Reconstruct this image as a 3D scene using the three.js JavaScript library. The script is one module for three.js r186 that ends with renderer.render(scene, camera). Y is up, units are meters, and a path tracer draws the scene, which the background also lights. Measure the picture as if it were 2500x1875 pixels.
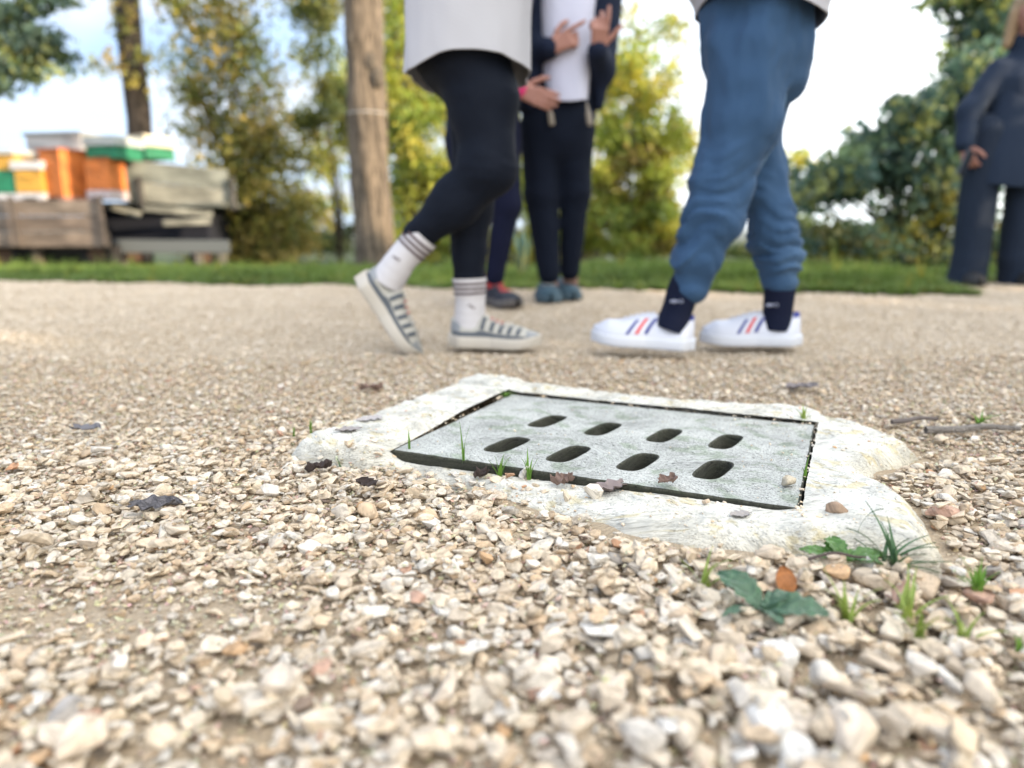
import * as THREE from 'three';
import { mergeGeometries, mergeVertices } from 'three/addons/utils/BufferGeometryUtils.js';
import { RoundedBoxGeometry } from 'three/addons/geometries/RoundedBoxGeometry.js';
import { ConvexGeometry } from 'three/addons/geometries/ConvexGeometry.js';
import { ImprovedNoise } from 'three/addons/math/ImprovedNoise.js';

// ---------------------------------------------------------------- camera, sky, sun, exposure
const scene = new THREE.Scene();
const V = (x, y, z) => new THREE.Vector3(x, y, z);
const F = 740, HZ = 228, EYE = 0.32, PITCH = Math.atan((384 - HZ) / F);
const camera = new THREE.PerspectiveCamera(2 * Math.atan(384 / F) * 180 / Math.PI, 1024 / 768, 0.02, 3000);
camera.position.set(0, EYE, 0);
camera.rotation.x = -PITCH;
camera.focus = 0.94;
camera.userData.fStop = camera.getFocalLength() / 11.5;      // aperture of about 11 mm
const renderer = new THREE.WebGLRenderer({ antialias: true });
renderer.setSize(1024, 768);
renderer.shadowMap.enabled = true;
renderer.toneMapping = THREE.LinearToneMapping;
renderer.toneMappingExposure = 2.32;

const SUN_AZ = 108 * Math.PI / 180, SUN_EL = 17 * Math.PI / 180;
const SUN = V(Math.sin(SUN_AZ) * Math.cos(SUN_EL), Math.sin(SUN_EL), -Math.cos(SUN_AZ) * Math.cos(SUN_EL));
const perlin = new ImprovedNoise();
const noise = (x, y, z) => perlin.noise(x, y, z);
const fbm = (x, y, z, o = 4) => { let s = 0, a = 0.5, f = 1; for (let i = 0; i < o; i++) { s += a * noise(x * f + i * 17.3, y * f + i * 5.1, z * f - i * 9.7); a *= 0.5; f *= 2.03; } return s; };
const clamp = (x, a = 0, b = 1) => Math.min(b, Math.max(a, x));
const sstep = (a, b, x) => { const t = clamp((x - a) / (b - a)); return t * t * (3 - 2 * t); };
const lerp = (a, b, t) => a + (b - a) * t;
function rng(seed) { let s = seed >>> 0; return () => { s = (s + 0x6d2b79f5) | 0; let t = Math.imul(s ^ (s >>> 15), 1 | s); t = (t + Math.imul(t ^ (t >>> 7), 61 | t)) ^ t; return ((t ^ (t >>> 14)) >>> 0) / 4294967296; }; }
const gauss = (r) => { let s = 0; for (let i = 0; i < 4; i++) s += r(); return (s - 2) * 0.87; };

{ // late afternoon sky: blue away from the sun, thin cloud, a wide pale glow round the low sun
  const W = 1024, H = 512, data = new Float32Array(W * H * 4);
  for (let j = 0; j < H; j++) {
    const el = ((j + 0.5) / H - 0.5) * Math.PI;
    for (let i = 0; i < W; i++) {
      const a = ((i + 0.5) / W - 0.5) * 2 * Math.PI, x = Math.cos(a) * Math.cos(el), y = Math.sin(el), z = Math.sin(a) * Math.cos(el);
      const up = Math.max(0, y), h = Math.exp(-up * 3.6);
      const cs = x * SUN.x + y * SUN.y + z * SUN.z, ang = Math.acos(clamp(cs, -1, 1));
      let r = lerp(0.30, 0.60, h), g = lerp(0.52, 0.80, h), b = lerp(0.95, 1.03, h);
      const glow = Math.exp(-Math.pow(ang / 1.55, 4.0));
      r += glow * 2.5; g += glow * 2.32; b += glow * 1.9;
      const k = 1 / (up + 0.16), cl = sstep(-0.02, 0.42, fbm(x * k * 1.1 + 3, z * k * 1.1, 1.7, 5) + 0.10 + 0.25 * h) * sstep(-0.02, 0.06, y);
      const cw = 1.02 + glow * 1.2;
      r = lerp(r, cw, cl * 0.55); g = lerp(g, cw, cl * 0.55); b = lerp(b, cw * 1.02, cl * 0.55);
      if (y < 0) { const t = sstep(0, -0.25, y); r = lerp(r, 0.30, t); g = lerp(g, 0.32, t); b = lerp(b, 0.28, t); }
      const o = (j * W + i) * 4;
      data[o] = r * 0.6; data[o + 1] = g * 0.6; data[o + 2] = b * 0.6; data[o + 3] = 1;
    }
  }
  const t = new THREE.DataTexture(data, W, H, THREE.RGBAFormat, THREE.FloatType);
  t.mapping = THREE.EquirectangularReflectionMapping; t.magFilter = THREE.LinearFilter; t.needsUpdate = true;
  scene.background = t; scene.environment = t;
}
const sun = new THREE.DirectionalLight(new THREE.Color(1.0, 0.80, 0.56), 4.6);
sun.position.copy(SUN).multiplyScalar(30);
sun.target.position.set(0, 0, -4);
sun.castShadow = true;
Object.assign(sun.shadow.camera, { left: -16, right: 16, top: 12, bottom: -12, near: 1, far: 80 });
sun.shadow.mapSize.set(2048, 2048);
sun.shadow.radius = 1.5;
scene.add(sun, sun.target);

// ---------------------------------------------------------------- helpers
const cp = Math.cos(PITCH), sp = Math.sin(PITCH);
const at = (px, py, D) => { // point at distance D in front of the eye, seen at a place of the 1024 x 768 frame
  const x = (px - 512) / F, y = -(py - 384) / F, d = V(x, y * cp - sp, -y * sp - cp);
  return d.multiplyScalar(D / -d.z).add(V(0, EYE, 0));
};
const W = (dx, dy, D) => at(dx * 0.46293, dy * 0.46293, D);
const gnd = (dx, dy, h = 0) => { const d = W(dx, dy, 1).sub(V(0, EYE, 0)); return d.multiplyScalar((h - EYE) / d.y).add(V(0, EYE, 0)); };

const used = new Map();
const numbered = (n) => { const k = used.get(n) ?? 0; used.set(n, k + 1); return k ? n + '_' + String(k).padStart(3, '0') : n; };
function tag(o, label, category, group, kind) { const u = o.userData; if (label) u.label = label; if (category) u.category = category; if (group) u.group = group; if (kind) u.kind = kind; return o; }
function shade(o) { o.traverse((m) => { if (m.isMesh) { m.castShadow = true; m.receiveShadow = true; } }); return o; }
function thing(name, label, category, pos = [0, 0, 0], turn = 0, group) {
  const g = new THREE.Group(); g.name = numbered(name); g.position.set(...pos); g.rotation.y = turn;
  tag(g, label, category, group); scene.add(g); return g;
}
function part(name, geo, material, parent, label) { const m = new THREE.Mesh(geo, material); m.name = name; m.castShadow = m.receiveShadow = true; if (label) m.userData.label = label; parent.add(m); return m; }
function single(name, geo, material, label, category, pos, group) { const m = new THREE.Mesh(geo, material); m.name = numbered(name); m.castShadow = m.receiveShadow = true; if (pos) m.position.copy(pos); tag(m, label, category, group); scene.add(m); return m; }
const rgb = (r, g, b) => new THREE.Color().setRGB(r, g, b);

function dataTex(n, fn, srgb = false, channels = 1) { // fn(u, v) -> value or [r, g, b] in 0..1
  const d = new Uint8Array(n * n * 4);
  for (let j = 0; j < n; j++) for (let i = 0; i < n; i++) {
    const c = fn(i / n, j / n), o = (j * n + i) * 4;
    for (let k = 0; k < 3; k++) d[o + k] = Math.round(255 * clamp(channels === 1 ? c : c[k]));
    d[o + 3] = 255;
  }
  const t = new THREE.DataTexture(d, n, n); t.wrapS = t.wrapT = THREE.RepeatWrapping; t.magFilter = THREE.LinearFilter; t.minFilter = THREE.LinearMipmapLinearFilter;
  if (srgb) t.colorSpace = THREE.SRGBColorSpace; t.needsUpdate = true; return t;
}
const loop = (u, v, f, seed = 0, o = 4) => { // tiling noise: a torus walked through perlin space
  const a = u * 2 * Math.PI, b = v * 2 * Math.PI, R = f / (2 * Math.PI);
  return fbm(Math.cos(a) * R + seed, Math.sin(a) * R + Math.cos(b) * R * 1.31 + seed * 1.7, Math.sin(b) * R - seed, o);
};
const rep = (t, x, y = x) => { const c = t.clone(); c.repeat.set(x, y); c.needsUpdate = true; return c; };
const mottle = dataTex(256, (u, v) => 0.93 + 0.36 * loop(u, v, 5, 2, 5) + 0.22 * loop(u, v, 24, 7, 3), true);
const grainBump = dataTex(256, (u, v) => 0.5 + 0.55 * loop(u, v, 14, 4, 5));
const streak = dataTex(256, (u, v) => 0.5 + 0.5 * loop(u, v * 0.999, 6, 9, 5) + 0.25 * Math.sin(40 * loop(u, v, 3, 1, 2)));
const weave = dataTex(128, (u, v) => 0.5 + 0.25 * Math.sin(u * 2 * Math.PI * 32) * Math.sin(v * 2 * Math.PI * 32) + 0.35 * loop(u, v, 10, 3, 3));
const std = (color, roughness = 0.9, more = {}) => new THREE.MeshStandardMaterial({ color, roughness, ...more });
const phys = (color, roughness = 0.9, more = {}) => new THREE.MeshPhysicalMaterial({ color, roughness, ...more });

// ---------------------------------------------------------------- the lie of the land
const GC = V(0.165, 0, -1.121), GA = 0.429, gu = V(Math.cos(GA), 0, Math.sin(GA)), gv = V(Math.sin(GA), 0, -Math.cos(GA)), HX = 0.282, HY = 0.207;
const toG = (x, z) => { const dx = x - GC.x, dz = z - GC.z; return [dx * gu.x + dz * gu.z, dx * gv.x + dz * gv.z]; };
const fromG = (u, v, y = 0) => V(GC.x + u * gu.x + v * gv.x, y, GC.z + u * gu.z + v * gv.z);
const edgeZ = (x) => (x > 2.35 ? lerp(-3.75, -4.75, sstep(2.35, 2.6, x)) : lerp(-4.9, -3.75, clamp((x + 3.2) / 5.2))) + 0.16 * noise(x * 1.3, 3.3, 0) + 0.12 * noise(x * 5, 1.3, 4) + 0.06 * noise(x * 14, 6.3, 2);
function landY(x, z) { // gravel yard, then a gentle slope down beyond the grass edge
  const D = Math.hypot(x * 0.6, z), w = sstep(3.0, 2.0, D);
  let y = -0.024 + 0.011 * fbm(x * 1.7, 0.3, z * 1.7, 3) * 2 - 0.004;
  y -= 0.042 * clamp(-z - 4.7, 0, 9) + 0.014 * Math.max(0, -z - 13.7);
  y += (1 - w) * 0.012;
  return y;
}
const surroundOuter = [[615, 968], [655, 948], [705, 934], [790, 905], [880, 872], [960, 842], [1020, 826], [1075, 822], [1110, 829], [1180, 838], [1250, 844], [1330, 854], [1420, 864], [1500, 870], [1560, 876], [1640, 879], [1710, 881], [1790, 893], [1860, 911], [1930, 930], [1990, 950], [2022, 964], [1975, 976], [1930, 990], [1895, 1003], [1905, 1024], [1955, 1046], [1990, 1066], [2025, 1095], [2045, 1130], [2062, 1175], [2064, 1200], [2010, 1202], [1930, 1190], [1850, 1182], [1740, 1180], [1650, 1168], [1560, 1164], [1480, 1158], [1400, 1146], [1340, 1130], [1280, 1108], [1200, 1086], [1110, 1066], [1040, 1040], [960, 1020], [890, 1003], [800, 990], [700, 984], [640, 978]]
  .map(([x, y]) => { const p = gnd(x, y, 0.0); return toG(p.x, p.z); });
function polyDist(poly, u, v) { // signed: positive inside
  let d = 1e9, inside = false;
  for (let i = 0, j = poly.length - 1; i < poly.length; j = i++) {
    const [ax, ay] = poly[j], [bx, by] = poly[i], ex = bx - ax, ey = by - ay, t = clamp(((u - ax) * ex + (v - ay) * ey) / (ex * ex + ey * ey));
    d = Math.min(d, (u - ax - ex * t) ** 2 + (v - ay - ey * t) ** 2);
    if ((by > v) !== (ay > v) && u < (ax - bx) * (v - by) / (ay - by) + bx) inside = !inside;
  }
  return Math.sqrt(d) * (inside ? 1 : -1);
}
const inPlate = (u, v, m = 0) => Math.abs(u) < HX + m && Math.abs(v) < HY + m;
function surroundY(u, v, fine = true) { // rough cement collar round the drain
  const d = polyDist(surroundOuter, u, v) + 0.010 * fbm(u * 22, v * 22, 3.1, 3);
  const front = sstep(HY * 0.4, -HY * 1.05, v) * (1 - sstep(-HX * 0.92, -HX * 1.12, u)), side = sstep(HX * 0.9, HX * 1.05, u), left = sstep(-HX * 0.9, -HX * 1.1, u);
  let top = 0.004 + 0.008 * left + front * (1 - side) * lerp(-0.020, -0.010, sstep(-0.25, 0.28, u)) - 0.001 * side;
  const dIn = Math.max(Math.abs(u) - HX, Math.abs(v) - HY);
  if (front > 0.5) top += 0.005 * sstep(0.02, 0.09, dIn) * sstep(-0.1, 0.2, u);      // swells a little away from the plate
  if (v > HY) top += 0.006 * sstep(0.0, 0.05, dIn);
  const fall = sstep(-0.004, lerp(0.022, 0.048, Math.max(front, side)), d);
  let y = lerp(-0.040, top, Math.pow(fall, 0.75));
  if (fine) y += (0.0060 * fbm(u * 9, v * 9, 7.7, 3) + 0.0045 * (0.3 - Math.abs(fbm(u * 19, v * 19, 4.4, 4))) * 2 + 0.0042 * fbm(u * 34 + 2 * fbm(u * 11, v * 11, 2, 2), v * 44, y * 60, 5) + 0.0007 * noise(u * 120, v * 120, 3)) * sstep(-0.001, 0.03, dIn + 0.008);
  return y;
}

// ---------------------------------------------------------------- ground sheet
const groundRoot = new THREE.Group(); groundRoot.name = 'gravel_ground';
tag(groundRoot, 'pale beige limestone gravel yard with sandy patches', null, null, 'structure'); scene.add(groundRoot);
const sandMap = dataTex(512, (u, v) => {
  const n = loop(u, v, 30, 3, 3), m = loop(u, v, 60, 8, 2), s = sstep(0.02, 0.25, n) * 0.35, k = 0.90 + 0.22 * m;
  return [k * lerp(0.80, 0.95, s), k * lerp(0.80, 0.98, s), k * lerp(0.80, 1.05, s)];
}, true, 3);
const sandBump = dataTex(512, (u, v) => 0.5 + 0.6 * loop(u, v, 30, 3, 3) + 0.35 * loop(u, v, 60, 8, 2));
{
  const radii = []; for (let r = 0.18; r < 900; r *= r < 2.2 ? 1.012 : r < 12 ? 1.03 : 1.14) radii.push(r);
  const NA = 900, pos = [], col = [], uv = [], idx = [];
  const angs = []; for (let i = 0; i <= NA; i++) { const t = i / NA * 2 - 1; angs.push(Math.PI * (0.26 * t + 0.74 * t * t * t)); }
  radii.forEach((r) => angs.forEach((a) => {
    const x = Math.sin(a) * r, z = -Math.cos(a) * r, [u, v] = toG(x, z);
    let y = landY(x, z);
    if (r < 3 && polyDist(surroundOuter, u, v) > 0.035) y = -0.10;
    if (inPlate(u, v, 0.06)) y = -0.48;
    pos.push(x, y, z); uv.push(x / 0.22, z / 0.22);
    const g = sstep(0.02, -0.10, z - edgeZ(x)) * (Math.abs(a) < 1.9 ? 1 : 0), pat = 0.5 + 0.9 * fbm(x * 2.3, 9, z * 2.3, 4);
    const s = [lerp(0.62, 0.66, pat), lerp(0.46, 0.53, pat), lerp(0.28, 0.375, pat)], far = sstep(20, 200, r);
    const green = [lerp(0.055, 0.16, far), lerp(0.085, 0.19, far), lerp(0.02, 0.12, far)];
    col.push(...s.map((c, k) => lerp(c, green[k], g)));
  }));
  const n = NA + 1;
  for (let i = 0; i < radii.length - 1; i++) for (let j = 0; j < NA; j++) { const a = i * n + j; idx.push(a, a + 1, a + n, a + 1, a + n + 1, a + n); }
  const c0 = pos.length / 3; pos.push(0, landY(0, 0), 0); col.push(0.4, 0.3, 0.2); uv.push(0, 0);
  for (let j = 0; j < NA; j++) idx.push(c0, j + 1, j);
  const g = new THREE.BufferGeometry();
  g.setAttribute('position', new THREE.Float32BufferAttribute(pos, 3)); g.setAttribute('color', new THREE.Float32BufferAttribute(col, 3)); g.setAttribute('uv', new THREE.Float32BufferAttribute(uv, 2));
  g.setIndex(idx); g.computeVertexNormals();
  part('soil', g, std(0xffffff, 1, { vertexColors: true, map: sandMap, bumpMap: sandBump, bumpScale: 0.004 }), groundRoot);
}

// ---------------------------------------------------------------- gravel
const stoneGeos = [];
{
  const base = (() => { const g = new THREE.IcosahedronGeometry(1, 4); g.deleteAttribute('uv'); g.deleteAttribute('normal'); return mergeVertices(g, 1e-4); })();
  const small = (() => { const g = new THREE.IcosahedronGeometry(1, 2); g.deleteAttribute('uv'); g.deleteAttribute('normal'); return mergeVertices(g, 1e-4); })();
  const make = (src, seed, round) => {
    const r = rng(seed), planes = [];
    for (let i = 0, n = 6 + Math.floor(r() * 5); i < n; i++) { const t = r() * 2 * Math.PI, y = r() * 2 - 1, s = Math.sqrt(1 - y * y); planes.push([s * Math.cos(t), y, s * Math.sin(t), 0.52 + 0.42 * r()]); }
    planes.push([0, 1, 0, 0.95], [0, -1, 0, 0.95], [1, 0, 0, 1], [-1, 0, 0, 1], [0, 0, 1, 1], [0, 0, -1, 1]);
    const g = src.clone(), p = g.attributes.position, uv = [], sy = 0.45 + 0.35 * r(), sz = 0.62 + 0.33 * r(), tx = r() - 0.5, tz = r() - 0.5;
    for (let i = 0; i < p.count; i++) {
      const x = p.getX(i), y = p.getY(i), z = p.getZ(i); let s = 0;
      for (const q of planes) { const d = x * q[0] + y * q[1] + z * q[2]; if (d > 0) s += Math.pow(d / q[3], round); }
      const R = Math.pow(s, -1 / round) * (1 + 0.05 * fbm(x * 2.2 + seed, y * 2.2, z * 2.2, 3));
      const X = x * R, Y = y * R * sy, Z = z * R * sz;
      p.setXYZ(i, (X + Y * tx * 0.6) * 0.5, Y * 0.5, (Z + Y * tz * 0.6) * 0.5); uv.push((X + Y * 0.8) * 0.35 + seed * 0.37, (Z + Y * 0.7) * 0.35 + seed * 0.21);
    }
    g.setAttribute('uv', new THREE.Float32BufferAttribute(uv, 2)); g.computeVertexNormals(); return g;
  };
  const hull = (seed, n) => { // crushed limestone: flat broken faces, sharp edges
    const r = rng(seed), pts = [], sy = 0.42 + 0.32 * r(), sz = 0.58 + 0.34 * r(), tx = (r() - 0.5) * 0.8, tz = (r() - 0.5) * 0.6;
    for (let i = 0; i < n; i++) { const t = r() * 6.283, y = (i + 0.5) / n * 2 - 1, q = Math.sqrt(1 - y * y), k = 0.74 + 0.34 * r(), e = (c) => Math.sign(c) * Math.pow(Math.abs(c), 0.72); const Y = e(y) * k * sy; pts.push(V((e(q * Math.cos(t + i * 2.4)) * k + Y * tx) * 0.5, Y * 0.5, (e(q * Math.sin(t + i * 2.4)) * k * sz + Y * tz) * 0.5)); }
    const g = new ConvexGeometry(pts), p = g.attributes.position, uv = []; for (let i = 0; i < p.count; i++) uv.push((p.getX(i) + p.getY(i) * 0.8) * 0.8 + seed * 0.37, (p.getZ(i) + p.getY(i) * 0.7) * 0.8 + seed * 0.21);
    g.setAttribute('uv', new THREE.Float32BufferAttribute(uv, 2)); return g;
  };
  for (let i = 0; i < 12; i++) stoneGeos.push(i % 4 === 3 ? make(base, 11 + i * 7, 60) : hull(31 + i * 17, 11 + (i * 5) % 8));
  for (let i = 0; i < 4; i++) stoneGeos.push(hull(611 + i * 7, 10 + i));
}
const stoneBump = rep(grainBump, 1.2), stoneMap = rep(mottle, 1);
const palette = [[0.60, 0.505, 0.39], [0.64, 0.555, 0.445], [0.56, 0.455, 0.335], [0.66, 0.60, 0.515], [0.63, 0.53, 0.42], [0.66, 0.56, 0.43], [0.58, 0.52, 0.445], [0.51, 0.39, 0.27], [0.66, 0.62, 0.56]];
const odd = [[0.44, 0.25, 0.15], [0.36, 0.33, 0.30], [0.55, 0.35, 0.19], [0.25, 0.19, 0.15], [0.50, 0.31, 0.22]];
function stoneColor(r) { const c = r() < 0.018 ? odd[Math.floor(r() * odd.length)] : palette[Math.floor(r() * palette.length)], k = 0.86 + 0.26 * r(); return [c[0] * k * 1.05, c[1] * k * 1.01, c[2] * k * 0.945]; }
const stones = [];
const matrix = new THREE.Matrix4(), quat = new THREE.Quaternion(), eul = new THREE.Euler();
function pose(r, x, y, z, size, tilt = 0.35) {
  eul.set(gauss(r) * tilt, r() * 6.283, gauss(r) * tilt); quat.setFromEuler(eul);
  return new THREE.Matrix4().compose(V(x, y, z), quat, V(size * (0.9 + 0.4 * r()), size * (0.6 + 0.4 * r()), size * (0.8 + 0.35 * r())));
}
let heaped = () => -1;
const spill = (u, v) => { // where gravel has been kicked over the collar, at the near left of the plate
  const p = v + 0.30 + 0.10 * sstep(-0.2, 0.25, u);
  return sstep(0.10, -0.35, u) * sstep(-0.40, -0.27, u) * sstep(-0.12, -0.19, v) * (1 - 0.65 * sstep(-0.245, -0.215, v)) + 0 * p;
};
{
  const r = rng(77), cell = 0.004, X0 = -1.7, Z0 = -2.0, NX = 850, NZ = 480, hg = new Float32Array(NX * NZ), forbid = new Uint8Array(NX * NZ);
  for (let j = 0; j < NZ; j++) for (let i = 0; i < NX; i++) {
    const x = X0 + i * cell, z = Z0 + j * cell, [u, v] = toG(x, z); let h = landY(x, z);
    if (Math.abs(u) < 0.75 && Math.abs(v) < 0.6) {
      const d = polyDist(surroundOuter, u, v); if (d > -0.03) h = Math.max(h, surroundY(u, v, false));
      if (inPlate(u, v, 0.012)) forbid[j * NX + i] = 2;
      else if (d > -0.002) forbid[j * NX + i] = 1;
    }
    hg[j * NX + i] = h;
  }
  const drop = (x, z, size, kind, thin = 1) => {
    const ci = Math.round((x - X0) / cell), cj = Math.round((z - Z0) / cell), rad = Math.max(1, Math.round(size * 0.36 / cell));
    if (ci < rad || cj < rad || ci >= NX - rad || cj >= NZ - rad) return;
    const f = forbid[cj * NX + ci];
    if (f === 2) return;
    const [u, v] = toG(x, z);
    if (f === 1) { const s = spill(u, v); if (r() > s * (kind === 0 ? 0.8 : 0.62) + (kind === 0 ? 0.006 : 0.0016) * (size < 0.014 ? 1 : 0)) return; }
    if (inPlate(u, v, 0.012 + size * 0.3)) return;
    let sum = 0, n = 0, top = -1;
    for (let j = -rad; j <= rad; j++) for (let i = -rad; i <= rad; i++) if (i * i + j * j <= rad * rad) { const h = hg[(cj + j) * NX + ci + i]; sum += h; n++; if (h > top) top = h; }
    const mean = sum / n, thick = size * 0.30, y = lerp(mean, top, 0.35) + thick * (kind === 0 ? 0.25 : 0.42);
    if (y > landY(x, z) + 0.045) return;
    for (let j = -rad; j <= rad; j++) for (let i = -rad; i <= rad; i++) { const q = (i * i + j * j) / (rad * rad); if (q <= 1) { const k = (cj + j) * NX + ci + i, t = y + thick * (1 - q * 0.8) * 0.9; if (t > hg[k]) hg[k] = t; } }
    stones.push({ m: pose(r, x, y, z, size, kind === 0 ? 0.5 : 0.24), s: size, x, y, z, c: kind === 0 && r() < 0.7 ? [0.70, 0.565, 0.40].map((q) => q * (0.85 + 0.3 * r())) : stoneColor(r), g: kind === 0 ? 12 + Math.floor(r() * 4) : Math.floor(r() * 12) });
  };
  const fine = (x, z) => lerp(0.60, 1, sstep(-1.45, -0.85, z)) * lerp(0.80, 1.04, clamp(sstep(-0.35, 0.3, x) * sstep(-1.1, -0.5, z) + 0.6 * sstep(-0.5, -0.38, z)));
  const spot = () => { const D = 0.16 + 1.82 * Math.sqrt(r()); return [(r() * 2 - 1) * (0.76 * D + 0.12), -D]; };
  const sandy = (x, z) => fbm(x * 2.1 + 5, 1.1, z * 2.6, 3) * 0.8 - 0.22 * sstep(0.0, 0.25, x) * sstep(-0.95, -0.7, z) + 0.28 * Math.exp(-(((x + 0.16) / 0.26) ** 2 + ((z + 0.60) / 0.09) ** 2)) + 0.14 * Math.exp(-(((x + 0.42) / 0.2) ** 2 + ((z + 0.66) / 0.07) ** 2));
  for (let i = 0; i < 60000; i++) { const [x, z] = spot(); drop(x, z, 0.0035 + 0.0055 * r() * r() + 0.001, 0); }
  for (let i = 0; i < 26000; i++) { const [x, z] = spot(); if (sandy(x, z) > 0.16 + 0.2 * r()) continue; drop(x, z, (0.009 + 0.011 * r()) * fine(x, z), 1); }
  for (let i = 0; i < 6000; i++) { const [x, z] = spot(); if (sandy(x, z) > 0.10 + 0.2 * r()) continue; const big = sstep(-0.1, 0.35, x) * sstep(-0.72, -0.46, z); drop(x, z, (0.018 + 0.018 * Math.pow(r(), 2.0) + 0.005 * big * r()) * fine(x, z), 1); }
  for (let i = 0; i < 12000; i++) { const [x, z] = spot(); if (sandy(x, z) > 0.1 + 0.2 * r()) continue; drop(x, z, (0.007 + 0.011 * r()) * fine(x, z), 1); }
  for (let i = 0; i < 26000; i++) { const [x, z] = spot(); drop(x, z, 0.003 + 0.005 * r() * r(), 0); }
  heaped = (x, z) => { const i = Math.round((x - X0) / cell), j = Math.round((z - Z0) / cell); if (i < 3 || j < 3 || i > NX - 4 || j > NZ - 4) return -1; let a = 0; for (let q = -3; q <= 3; q++) for (let w = -3; w <= 3; w++) a += hg[(j + q) * NX + i + w]; return a / 49; };
  const near = stones.length;
  for (let i = 0; i < 190000; i++) { // farther back, out of focus
    const D = Math.sqrt(lerp(1.9 * 1.9, 5.3 * 5.3, r())), x = (r() * 2 - 1) * (0.76 * D + 0.3), z = -D;
    if (z < edgeZ(x) - 0.05 || fbm(x * 1.1, 4, z * 2.2, 3) > 0.30 + 0.2 * r()) continue;
    const s = 0.0065 + 0.0085 * r() * r() + (r() < 0.02 ? 0.010 : 0);
    stones.push({ m: pose(r, x, landY(x, z) + s * 0.12, z, s, 0.35), s, x, y: 0, z, c: stoneColor(r).map((q, k) => lerp(q, [0.70, 0.595, 0.465][k], 0.55)), g: 12 + Math.floor(r() * 4), far: true });
  }
}
// the big stones that the photograph lets one name
const chosen = [[75, 1165, 0.052, 0.030, [0.570, 0.475, 0.361]], [170, 1580, 0.045, 0.02, [0.607, 0.537, 0.435]], [620, 1465, 0.050, 0.02, [0.626, 0.528, 0.410]], [352, 1590, 0.030, 0.02, [0.607, 0.510, 0.402]], [700, 1375, 0.024, 0.015, [0.589, 0.528, 0.443]], [1230, 1620, 0.034, 0.02, [0.589, 0.519, 0.426]], [585, 1058, 0.040, 0.016, [0.589, 0.546, 0.467]], [655, 1055, 0.032, 0.022, [0.589, 0.502, 0.394]], [900, 1290, 0.030, 0.012, [0.478, 0.352, 0.238]], [215, 970, 0.044, 0.018, [0.589, 0.554, 0.492]], [1250, 1560, 0.040, 0.024, [0.570, 0.475, 0.361]], [2080, 1590, 0.046, 0.028, [0.552, 0.458, 0.353]], [1930, 1560, 0.04, 0.028, [0.580, 0.502, 0.402]], [480, 1500, 0.036, 0.018, [0.552, 0.458, 0.344]], [1060, 1480, 0.034, 0.02, [0.589, 0.493, 0.377]], [820, 1570, 0.036, 0.02, [0.552, 0.458, 0.344]], [1780, 1455, 0.034, 0.02, [0.644, 0.581, 0.508]], [2110, 1480, 0.04, 0.02, [0.589, 0.528, 0.410]], [1990, 1440, 0.04, 0.02, [0.589, 0.528, 0.435]], [1390, 1600, 0.04, 0.025, [0.589, 0.528, 0.443]], [1600, 1500, 0.036, 0.024, [0.589, 0.528, 0.443]], [1780, 1560, 0.04, 0.025, [0.570, 0.466, 0.344]], [930, 1600, 0.042, 0.026, [0.607, 0.493, 0.353]]];
{
  const r = rng(901);
  for (const [dx, dy, s, t, c] of chosen) { const p = gnd(dx, dy, -0.006); stones.push({ m: new THREE.Matrix4().compose(V(p.x, p.y, p.z), quat.setFromEuler(eul.set(gauss(r) * 0.15, r() * 6, gauss(r) * 0.15)), V(s * 0.7, t / 0.75, s * 0.62)), s: s * 1.5, x: p.x, y: p.y, z: p.z, c, g: Math.floor(r() * 12) }); }
  const seen = (q) => { const v = V(q.x, q.y, q.z).sub(V(0, EYE, 0)), d = -(v.z * cp + v.y * sp), px = 512 + v.x / d * F, py = 384 - (v.y * cp - v.z * sp) / d * F; return d > 0.05 && px > -10 && px < 1034 && py < 775 ? q.s / d : 0; };
  for (const q of stones) q.k = q.far ? 0 : seen(q);
  stones.sort((a, b) => b.k - a.k);
  const tones = palette.concat(odd).concat([[0.64, 0.60, 0.54], [0.66, 0.56, 0.43]]).map((c) => std(rgb(...c), 0.92, { map: stoneMap, bumpMap: stoneBump, bumpScale: 0.0012 }));
  stones.slice(0, 300).forEach((q) => {
    let best = 0, e = 9; tones.forEach((t, i) => { const d = (t.color.r - q.c[0]) ** 2 + (t.color.g - q.c[1]) ** 2 + (t.color.b - q.c[2]) ** 2; if (d < e) { e = d; best = i; } });
    const m = part(numbered('stone'), stoneGeos[q.g], tones[best], groundRoot); q.m.decompose(m.position, m.quaternion, m.scale);
  });
  const rest = stones.slice(300), gravel = new THREE.Group(); gravel.name = 'gravel'; gravel.userData.kind = 'stuff'; groundRoot.add(gravel);
  const gm = std(0xffffff, 0.92, { map: stoneMap, bumpMap: stoneBump, bumpScale: 0.0012 });
  stoneGeos.forEach((g, k) => {
    const list = rest.filter((q) => q.g === k), im = new THREE.InstancedMesh(g, gm, list.length); im.name = numbered('gravel_stones'); im.userData.kind = 'stuff';
    list.forEach((q, i) => { im.setMatrixAt(i, q.m); im.setColorAt(i, rgb(...q.c)); });
    im.castShadow = im.receiveShadow = true; gravel.add(im);
  });
}

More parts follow.
